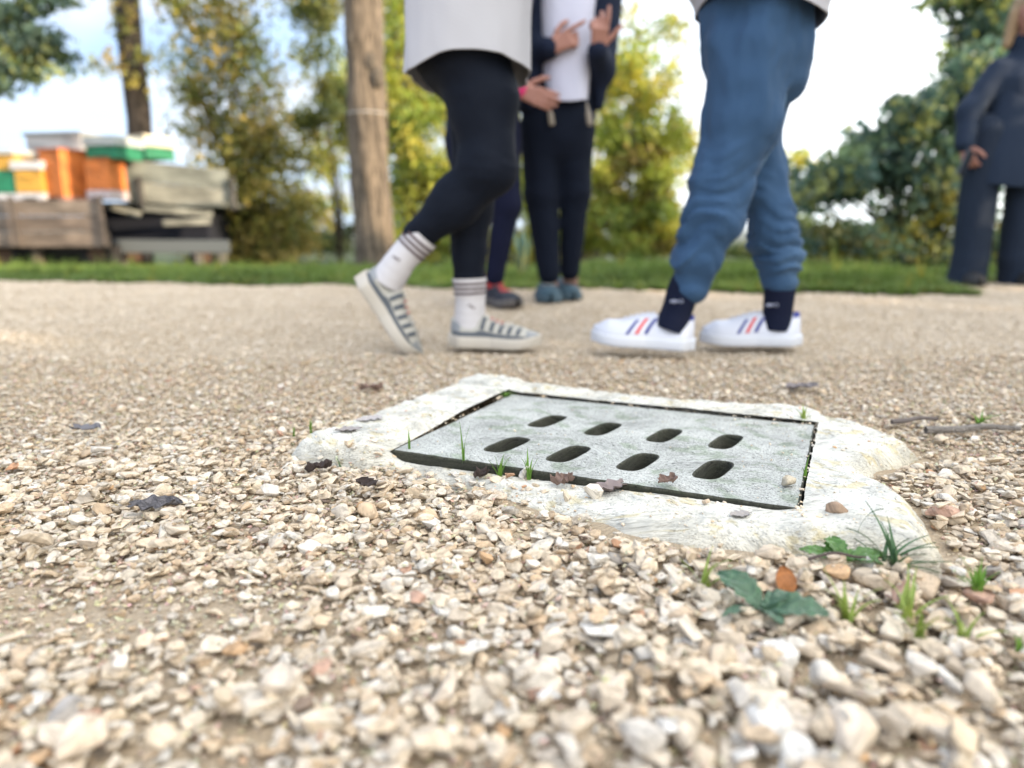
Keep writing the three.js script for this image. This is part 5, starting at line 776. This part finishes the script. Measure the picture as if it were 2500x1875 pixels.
// hedge trees beside the yard, to the right of the frame: they keep the low sun off the gravel
{
  const r = rng(91);
  [[5.4, 4.4, 2.9, 'hedge tree farthest behind the camera'], [5.6, 3.1, 2.9, 'broad hedge tree behind the camera'], [5.6, 1.8, 2.9, 'hedge tree level with the camera'], [5.9, 0.5, 3.5, 'hedge tree nearest to the drain'], [5.5, -0.8, 3.2, 'hedge tree level with the drain'], [5.9, -2.1, 2.9, 'hedge tree level with the walkers'], [6.4, -0.2, 3.3, 'slim hedge tree close to the drain'], [6.3, -3.3, 2.7, 'hedge tree between walkers and verge'], [6.9, -4.5, 2.9, 'hedge tree near the verge'], [7.2, 0.7, 3.6, 'tall hedge tree in the second row'], [7.4, 1.7, 3.6, 'tallest hedge tree in the second row'], [7.1, -0.3, 3.3, 'shorter hedge tree in the second row'], [7.9, -6.2, 2.4, 'hedge tree nearest to the dark bush']].forEach(([x, z, h, which], i) => {
    const t = thing('hedge_tree', which + ', dense and green, right of the gravel yard', 'tree', [0, 0, 0], 0, 'hedge trees along the right of the yard'), cl = [], ends = [];
    for (let k = 0; k < 64; k++) { const y = 0.15 + (h - 0.2) * r(), w = 0.62 * (1 - 0.45 * (y / h) ** 2), c = V(x + gauss(r) * w * 0.75, y, z + gauss(r) * w); cl.push([c, 0.19, 0.19, 0.19, 62]); if (k % 4 === 0) ends.push(c); }
    part('trunk', twigs(V(x, landY(x, z) - 0.05, z), ends, 0.05, i + 3), barkM(0.16, 0.13, 0.1), t); crown(t, 'crown', cl, 0.11, deep.concat(mid), 300 + i);
  });
}
// grass verge
{
  const blade = (() => { const gs = [], r = rng(3); for (let i = 0; i < 9; i++) { const h = 0.75 + 0.5 * r(), a = r() * 6.28, b = 0.25 + 0.5 * r(), w = 0.05, pos = [], idx = []; for (let k = 0; k <= 3; k++) { const t = k / 3, x = Math.cos(a) * b * t * t + (i - 4) * 0.02, z = Math.sin(a) * b * t * t + gauss(r) * 0.01, ww = w * (1 - t * 0.95); pos.push(x - Math.sin(a) * ww, h * t * (1 - 0.15 * b * t), z + Math.cos(a) * ww, x + Math.sin(a) * ww, h * t * (1 - 0.15 * b * t), z - Math.cos(a) * ww); if (k) { const q = (k - 1) * 2; idx.push(q, q + 1, q + 2, q + 1, q + 3, q + 2); } } const g = new THREE.BufferGeometry(); g.setAttribute('position', new THREE.Float32BufferAttribute(pos, 3)); g.setIndex(idx); g.computeVertexNormals(); gs.push(g); } return mergeGeometries(gs); })();
  const N = 26000, im = new THREE.InstancedMesh(blade, phys(0xffffff, 0.7, { transmission: 0.35, thickness: 0, side: THREE.DoubleSide, specularIntensity: 0.4 }), N), r = rng(17); im.name = 'grass'; tag(im, 'bright green grass verge along the far edge of the gravel', null, null, 'stuff'); let n = 0;
  while (n < N) {
    const D = 3.4 + 9 * r() * r() * 1.0, x = (r() * 2 - 1) * (0.78 * D + 0.3), z = -D, e = edgeZ(x); if (z > e + 0.05) continue;
    const inner = sstep(0, 0.5, e - z), h = (0.024 + 0.034 * inner * (0.7 + 0.7 * clamp(0.4 + 1.8 * fbm(x * 2.2, 2, z * 2.2, 3)))) * (0.6 + 0.8 * r()) * (r() < 0.03 ? 1.8 : 1) * (x > 0.6 && x < 2.2 ? 1.35 : 1);
    eul.set(gauss(r) * 0.15, r() * 6.28, gauss(r) * 0.15); matrix.compose(V(x, landY(x, z) - 0.004, z), quat.setFromEuler(eul), V(0.07 + 0.05 * r(), h * 1.25, 0.07 + 0.05 * r())); im.setMatrixAt(n, matrix);
    const k = 0.8 + 0.5 * r() + 0.5 * fbm(x * 0.9, 8, z * 0.9, 2), y = r() < 0.08 ? 1.9 : 1; im.setColorAt(n, rgb(0.135 * k * y, 0.205 * k * (y > 1 ? 1.2 : 1), 0.040 * k)); n++;
  }
  im.castShadow = im.receiveShadow = true; scene.add(im);
}
{ // variegated agave by the verge
  const D = 4.6, b = W(1130, 585, D), t = thing('agave', 'striped blue green agave leaves standing upright left of the person with raised hands', 'plant', [b.x, landY(b.x, -D), -D]), r = rng(6);
  for (let i = 0; i < 7; i++) { const a = i * 0.95, h = 0.26 + 0.08 * r(), lean = 0.05 + 0.07 * r(), g = gridGeo(10, 4, (u, v) => { const w = 0.026 * Math.sin(Math.PI * clamp(u * 0.86 + 0.14)) ** 0.7 * (1 - u * 0.2), s = (v - 0.5) * 2, x = lean * u * u + 0.012; return V(Math.cos(a) * x - Math.sin(a) * s * w, h * u, Math.sin(a) * x + Math.cos(a) * s * w + 0.004 * s * s); }); const leaf = part('leaf', g, std(rgb(0.06, 0.15, 0.13), 0.5, { side: THREE.DoubleSide }), t);
    for (const sgn of [-1, 1]) part('margin', gridGeo(10, 2, (u, v) => { const w = 0.026 * Math.sin(Math.PI * clamp(u * 0.86 + 0.14)) ** 0.7 * (1 - u * 0.2) + 0.002, s = sgn * (0.72 + 0.3 * v), x = lean * u * u + 0.012; return V(Math.cos(a) * (x + 0.002) - Math.sin(a) * s * w, h * u * 1.002, Math.sin(a) * (x + 0.002) + Math.cos(a) * s * w + 0.005); }), std(rgb(0.42, 0.40, 0.12), 0.6, { side: THREE.DoubleSide }), leaf); }
}

// ---------------------------------------------------------------- small plants, leaves and bits on the gravel
function topAt(p) { const [u, v] = toG(p.x, p.z); return Math.abs(u) < 0.7 && Math.abs(v) < 0.6 && polyDist(surroundOuter, u, v) > 0 ? (inPlate(u, v, 0.004) ? 0 : surroundY(u, v)) : Math.max(landY(p.x, p.z) + 0.006, heaped(p.x, p.z)); }
const bladeM = phys(rgb(0.15, 0.29, 0.04), 0.6, { transmission: 0.35, thickness: 0, side: THREE.DoubleSide, specularIntensity: 0.5 }), bladeY = phys(rgb(0.27, 0.36, 0.06), 0.6, { transmission: 0.4, thickness: 0, side: THREE.DoubleSide }), bladeD = phys(rgb(0.045, 0.12, 0.035), 0.55, { transmission: 0.3, thickness: 0, side: THREE.DoubleSide });
function grassTuft(dx, dy, n, h, spread, label, m = bladeM, seed = 1, w = 0.0016, y0) {
  const p = gnd(dx, dy, y0 ?? -0.012); p.y = y0 ?? topAt(p) - 0.006; const t = thing('grass_tuft', label, 'grass tuft', [p.x, p.y, p.z], 0, 'grass tufts in the gravel'), r = rng(seed * 13 + 5);
  for (let i = 0; i < n; i++) {
    const a = r() * 6.28, L = h * (0.45 + 0.75 * r()), out = spread * (0.3 + r()), x0 = gauss(r) * spread * 0.22, z0 = gauss(r) * spread * 0.22, curl = r() * 0.7;
    const g = gridGeo(9, 2, (u, v) => { const s = (v - 0.5) * 2 * w * (1 - 0.92 * u) * (0.8 + 0.4 * Math.sin(u * 3)), x = out * (u * 0.35 + u * u * 0.65), y = L * (u - curl * 0.45 * u * u * u); return V(x0 + Math.cos(a) * x - Math.sin(a) * s, y + Math.abs(v - 0.5) * w * 0.8, z0 + Math.sin(a) * x + Math.cos(a) * s); });
    part('blade', g, m, t);
  }
  return t;
}
[[738, 1003, 4, 0.032, 0.016, 'three thin dark blades on the gravel at the left tip of the collar', bladeD], [886, 985, 2, 0.030, 0.003, 'two upright blades at the left front corner of the drain cover', bladeM], [1000, 1010, 2, 0.040, 0.010, 'single long blade at the front gap left of the curly clump', bladeM], [1080, 1028, 7, 0.034, 0.013, 'curly bright clump in the front gap of the drain cover', bladeM], [1142, 1034, 8, 0.036, 0.012, 'spiky bright clump just right of the curly one in the front gap', bladeM], [1092, 868, 14, 0.016, 0.020, 'short mossy clump in the far left corner of the drain cover', bladeM], [1734, 925, 10, 0.022, 0.012, 'short tuft in the far right corner of the drain cover', bladeY], [1737, 1048, 5, 0.026, 0.007, 'little tuft in the right gap of the drain cover', bladeM], [634, 938, 3, 0.026, 0.006, 'left of two blurred sprigs beyond the left tip of the collar', bladeM], [672, 930, 4, 0.026, 0.006, 'right of two blurred sprigs beyond the left tip of the collar', bladeM],
  [1930, 1222, 15, 0.036, 0.046, 'largest dark tuft with long blades against the near right corner of the collar', bladeD], [1520, 1272, 6, 0.036, 0.020, 'thin pale blades to the left of the big blue green leaves', bladeY], [1832, 1322, 7, 0.036, 0.022, 'thin blades right of the big blue green leaves', bladeY], [1962, 1330, 9, 0.036, 0.026, 'sparse yellow green tuft in the middle of the lower right gravel', bladeY], [2106, 1290, 14, 0.030, 0.016, 'dense small tuft at the right below the collar corner', bladeM], [1990, 1368, 8, 0.032, 0.026, 'scattered thin blades lowest in the right gravel', bladeY], [2085, 1370, 5, 0.026, 0.022, 'few pale blades near the right edge below the dense tuft', bladeY], [2205, 1395, 5, 0.02, 0.012, 'tiny green tuft at the right edge of the picture', bladeM], [2115, 905, 9, 0.020, 0.03, 'blurred low sprig on the far right gravel behind the collar', bladeM], [1845, 1150, 1, 0.045, 0.02, 'lone dark blade rising over the near right cement corner', bladeD]]
  .forEach(([x, y, n, h, s, l, m], i) => grassTuft(x, y, Math.round(n * 1.25), h * 1.3, s, l, m, i + 1, i >= 10 ? 0.0026 : 0.0022, i === 19 ? 0.002 : undefined));
const leafMap = dataTex(128, (u, v) => { const rib = Math.abs(u - 0.5), vein = Math.abs(((v * 9 + rib * 8) % 1) - 0.5); const k = 0.85 + 0.25 * loop(u, v, 6, 2, 3) + (rib < 0.03 ? 0.35 : 0) + (vein < 0.05 ? 0.12 : 0); return [k, k, k]; }, true, 3);
function broadLeaf(L, wid, lobes, arch, seed) { // toothed leaf along +x
  return gridGeo(28, 12, (u, v) => { const s = (v - 0.5) * 2, w = wid * Math.pow(Math.sin(Math.PI * clamp(u * 0.93 + 0.05)), 0.75) * (1 + 0.5 * Math.abs(((u * lobes + seed) % 1) - 0.5) - 0.14 + 0.12 * fbm(u * 9, seed, s > 0 ? 3 : 8, 2)); const x = u * L, y = arch * Math.sin(u * 2.2) + 0.22 * Math.abs(s) * wid * (1 - u * 0.5) + 0.12 * L * fbm(u * 5 + seed, s * 2, 1, 3) - arch * 0.8 * u * u; return V(x + 0.1 * Math.abs(s) * wid, y, s * w); });
}
function weed(name, label, dx, dy, leaves, m, seed) {
  const p = gnd(dx, dy, -0.008); p.y = topAt(p) + 0.002; const t = thing(name, label, 'weed', [p.x, p.y, p.z]);
  leaves.forEach(([turn, L, wd, tilt, arch], i) => { const o = part('leaf', broadLeaf(L, wd, 5, arch, seed + i * 0.37), m, t); o.rotation.order = 'YZX'; o.rotation.set((i % 2 ? 0.25 : -0.2), turn, tilt); });
  const st = new THREE.CylinderGeometry(0.0022, 0.003, 0.016, 8); st.translate(0, -0.002, 0); part('stem', st, m, t); return t;
}
const weedM = phys(rgb(0.065, 0.155, 0.075), 0.55, { map: leafMap, transmission: 0.25, thickness: 0, side: THREE.DoubleSide, sheen: 0.4, sheenColor: rgb(0.5, 0.6, 0.55) }), weedG = phys(rgb(0.10, 0.24, 0.04), 0.55, { map: leafMap, transmission: 0.3, thickness: 0, side: THREE.DoubleSide });
weed('weed_plant', 'broad blue green weed with two large toothed leaves in the lower right gravel', 1648, 1322, [[2.3, 0.050, 0.014, 0.36, 0.012], [-0.35, 0.052, 0.014, 0.10, 0.012], [0.35, 0.036, 0.011, 0.20, 0.010], [3.5, 0.042, 0.009, 0.05, 0.006], [-1.4, 0.03, 0.008, 0.1, 0.005]], weedM, 1);
weed('weed_plant', 'small bright weed tucked under the near right corner of the cement collar', 1815, 1210, [[2.9, 0.040, 0.009, 0.20, 0.006], [0.1, 0.045, 0.010, 0.12, 0.006], [1.6, 0.028, 0.011, 0.6, 0.006], [2.2, 0.026, 0.011, 0.7, 0.006], [-0.4, 0.038, 0.009, 0.1, 0.005]], weedG, 2);
{ // fallen leaves, bark and twigs
  const or = phys(rgb(0.46, 0.17, 0.045), 0.7, { map: leafMap, transmission: 0.2, thickness: 0, side: THREE.DoubleSide }), p = gnd(1692, 1268, -0.006), g = gridGeo(14, 12, (u, v) => { const s = (v - 0.5) * 2, w = 0.0115 * Math.pow(Math.sin(Math.PI * clamp(u * 0.94 + 0.03)), 0.6); return V(s * w, (u - 0.5) * 0.027, 0.003 * s * s + 0.002 * Math.sin(u * 5)); });
  const o = single('fallen_leaf', g, or, 'round orange brown fallen leaf standing upright among the stones', 'leaf', V(p.x, topAt(p) + 0.010, p.z)); o.rotation.set(-0.3, 0.35, 0.12);
  const crumpled = (w, h, seed) => gridGeo(18, 12, (u, v) => V((u - 0.5) * w + 0.06 * w * Math.sin(v * 7 + seed), h * (0.2 + 0.9 * fbm(u * 3.2 + seed, v * 2.6, seed, 4) + 0.9 * (v - 0.5) ** 2 * 2 + 0.5 * (u - 0.4) ** 2), (v - 0.5) * w * 0.62 * Math.pow(Math.sin(Math.PI * clamp(u * 0.92 + 0.04)), 0.6) * (1 + 0.3 * Math.sin(u * 23 + seed))));
  const dk = std(rgb(0.055, 0.038, 0.032), 0.9, { side: THREE.DoubleSide, bumpMap: grainBump, bumpScale: 0.002 }), brn = std(rgb(0.19, 0.125, 0.10), 0.9, { side: THREE.DoubleSide, bumpMap: grainBump, bumpScale: 0.001 }), mau = std(rgb(0.21, 0.165, 0.155), 0.9, { side: THREE.DoubleSide });
  const lay = (name, label, cat, dx, dy, geo, m, turn = 0, up = 0, h0 = -0.008) => { const q = gnd(dx, dy, h0), s = single(name, geo, m, label, cat, V(q.x, topAt(q) + up, q.z)); s.rotation.y = turn; return s; };
  lay('dead_leaf', 'crumpled dark brown leaf among stones below the left tip of the collar', 'leaf', 688, 1014, crumpled(0.034, 0.016, 1), dk, 0.3, 0.004);
  lay('dead_leaf', 'dark curled leaf fragments lying on stones left of the collar front edge', 'leaf', 792, 1060, crumpled(0.032, 0.012, 2), dk, -0.5, 0.010);
  lay('dead_leaf', 'crumpled dark leaf in the front gap beside the curly grass clump', 'leaf', 1040, 1024, crumpled(0.026, 0.014, 3), dk, 0.8, 0.003);
  lay('dead_leaf', 'mauve brown withered leaf below the front edge of the drain cover', 'leaf', 1315, 1060, crumpled(0.052, 0.010, 4), mau, 0.4, 0.002);
  lay('dead_leaf', 'folded brown leaf leaning at the front edge behind the pale shard', 'leaf', 1215, 1046, crumpled(0.030, 0.018, 5), brn, 0.2, 0.004);
  lay('dead_leaf', 'brown pointed leaf at the front edge right of the mauve leaf', 'leaf', 1440, 1064, crumpled(0.028, 0.013, 6), brn, 0.5, 0.004);
  lay('dead_leaf', 'grey flattened leaf stuck on the left arm of the collar', 'leaf', 752, 962, crumpled(0.040, 0.005, 7), std(rgb(0.27, 0.24, 0.23), 0.9, { side: THREE.DoubleSide }), 0.2, 0.002);
  lay('dead_leaf', 'pale grey leaf scrap near the bend of the left collar arm', 'leaf', 800, 936, crumpled(0.042, 0.004, 8), std(rgb(0.36, 0.33, 0.32), 0.9, { side: THREE.DoubleSide }), 0.5, 0.002);
  lay('dead_leaf', 'blurred red brown leaf lying on the gravel behind the collar', 'leaf', 802, 838, crumpled(0.045, 0.018, 9), brn, 0.1, 0.004);
  lay('dead_leaf', 'purplish flake stuck to the front face of the near collar', 'leaf', 1600, 1122, crumpled(0.026, 0.004, 10), std(rgb(0.30, 0.27, 0.25), 0.9, { side: THREE.DoubleSide }), 0.3, 0.002);
  const bark = (L, t, seed, wr = 0.32) => { const q = new RoundedBoxGeometry(L, t, L * wr, 4, t * 0.3), a = q.attributes.position; for (let i = 0; i < a.count; i++) { const x = a.getX(i), y = a.getY(i), z = a.getZ(i); a.setXYZ(i, x, y + 0.35 * t * fbm(x * 70 + seed, 1, z * 70, 3) + 6 * x * x * t, z * (1 - 0.7 * Math.abs(x) / L) + 0.1 * L * fbm(x * 40, seed, 2, 2)); } q.computeVertexNormals(); return q; };
  lay('bark_chip', 'long dark bark chip on the gravel at left in front of the collar', 'bark', 335, 1094, crumpled(0.058, 0.011, 11), std(rgb(0.13, 0.12, 0.125), 0.95, { side: THREE.DoubleSide, bumpMap: streak, bumpScale: 0.003 }), 0.15, 0.006);
  lay('bark_chip', 'dark grey flat stone-like bark chip far left beyond the large pale slab', 'bark', 185, 926, crumpled(0.050, 0.012, 12), std(rgb(0.14, 0.135, 0.145), 0.95, { side: THREE.DoubleSide }), -0.15, 0.008);
  lay('bark_chip', 'grey weathered stick lying on the gravel right of the collar back corner', 'stick', 2100, 928, limb([V(-0.16 / 2, 0, 0), V(-0.16 / 5, 0.002, 0.006), V(0.16 / 6, 0.003, -0.006), V(0.16 / 2, 0.001, 0.006 / 2)], 0.0065, 0.0065 * 0.6, 20, 9, 0.7, 3), std(rgb(0.27, 0.24, 0.21), 0.95, { bumpMap: streak, bumpScale: 0.004 }), 0.05, 0.008);
  lay('bark_chip', 'short dark stick on the gravel above the grey weathered one', 'stick', 1975, 906, limb([V(-0.09 / 2, 0, 0), V(-0.09 / 5, 0.002, 0.004), V(0.09 / 6, 0.003, -0.004), V(0.09 / 2, 0.001, 0.004 / 2)], 0.0042, 0.0042 * 0.6, 20, 9, 0.7, 4), std(rgb(0.12, 0.10, 0.09), 0.95), 0.2, 0.008);
  lay('bark_chip', 'blurred dark chip on the far right gravel beyond the short stick', 'stick', 1730, 838, crumpled(0.07, 0.012, 13), std(rgb(0.17, 0.15, 0.15), 0.95, { side: THREE.DoubleSide }), 0.1, 0.008);
  const tw = [[1745, 1228], [1800, 1222], [1850, 1216], [1905, 1206], [1960, 1200]].map(([x, y], i) => { const q = gnd(x, y, -0.008); q.y = topAt(q) + 0.010 + 0.003 * Math.sin(i * 2); return q; });
  single('twig', limb(tw, 0.0016, 0.0009, 24, 8, 0.3, 4), std(rgb(0.07, 0.05, 0.045), 0.9), 'thin dark twig lying under the largest tuft at the near right collar corner', 'twig');
}
renderer.render(scene, camera);
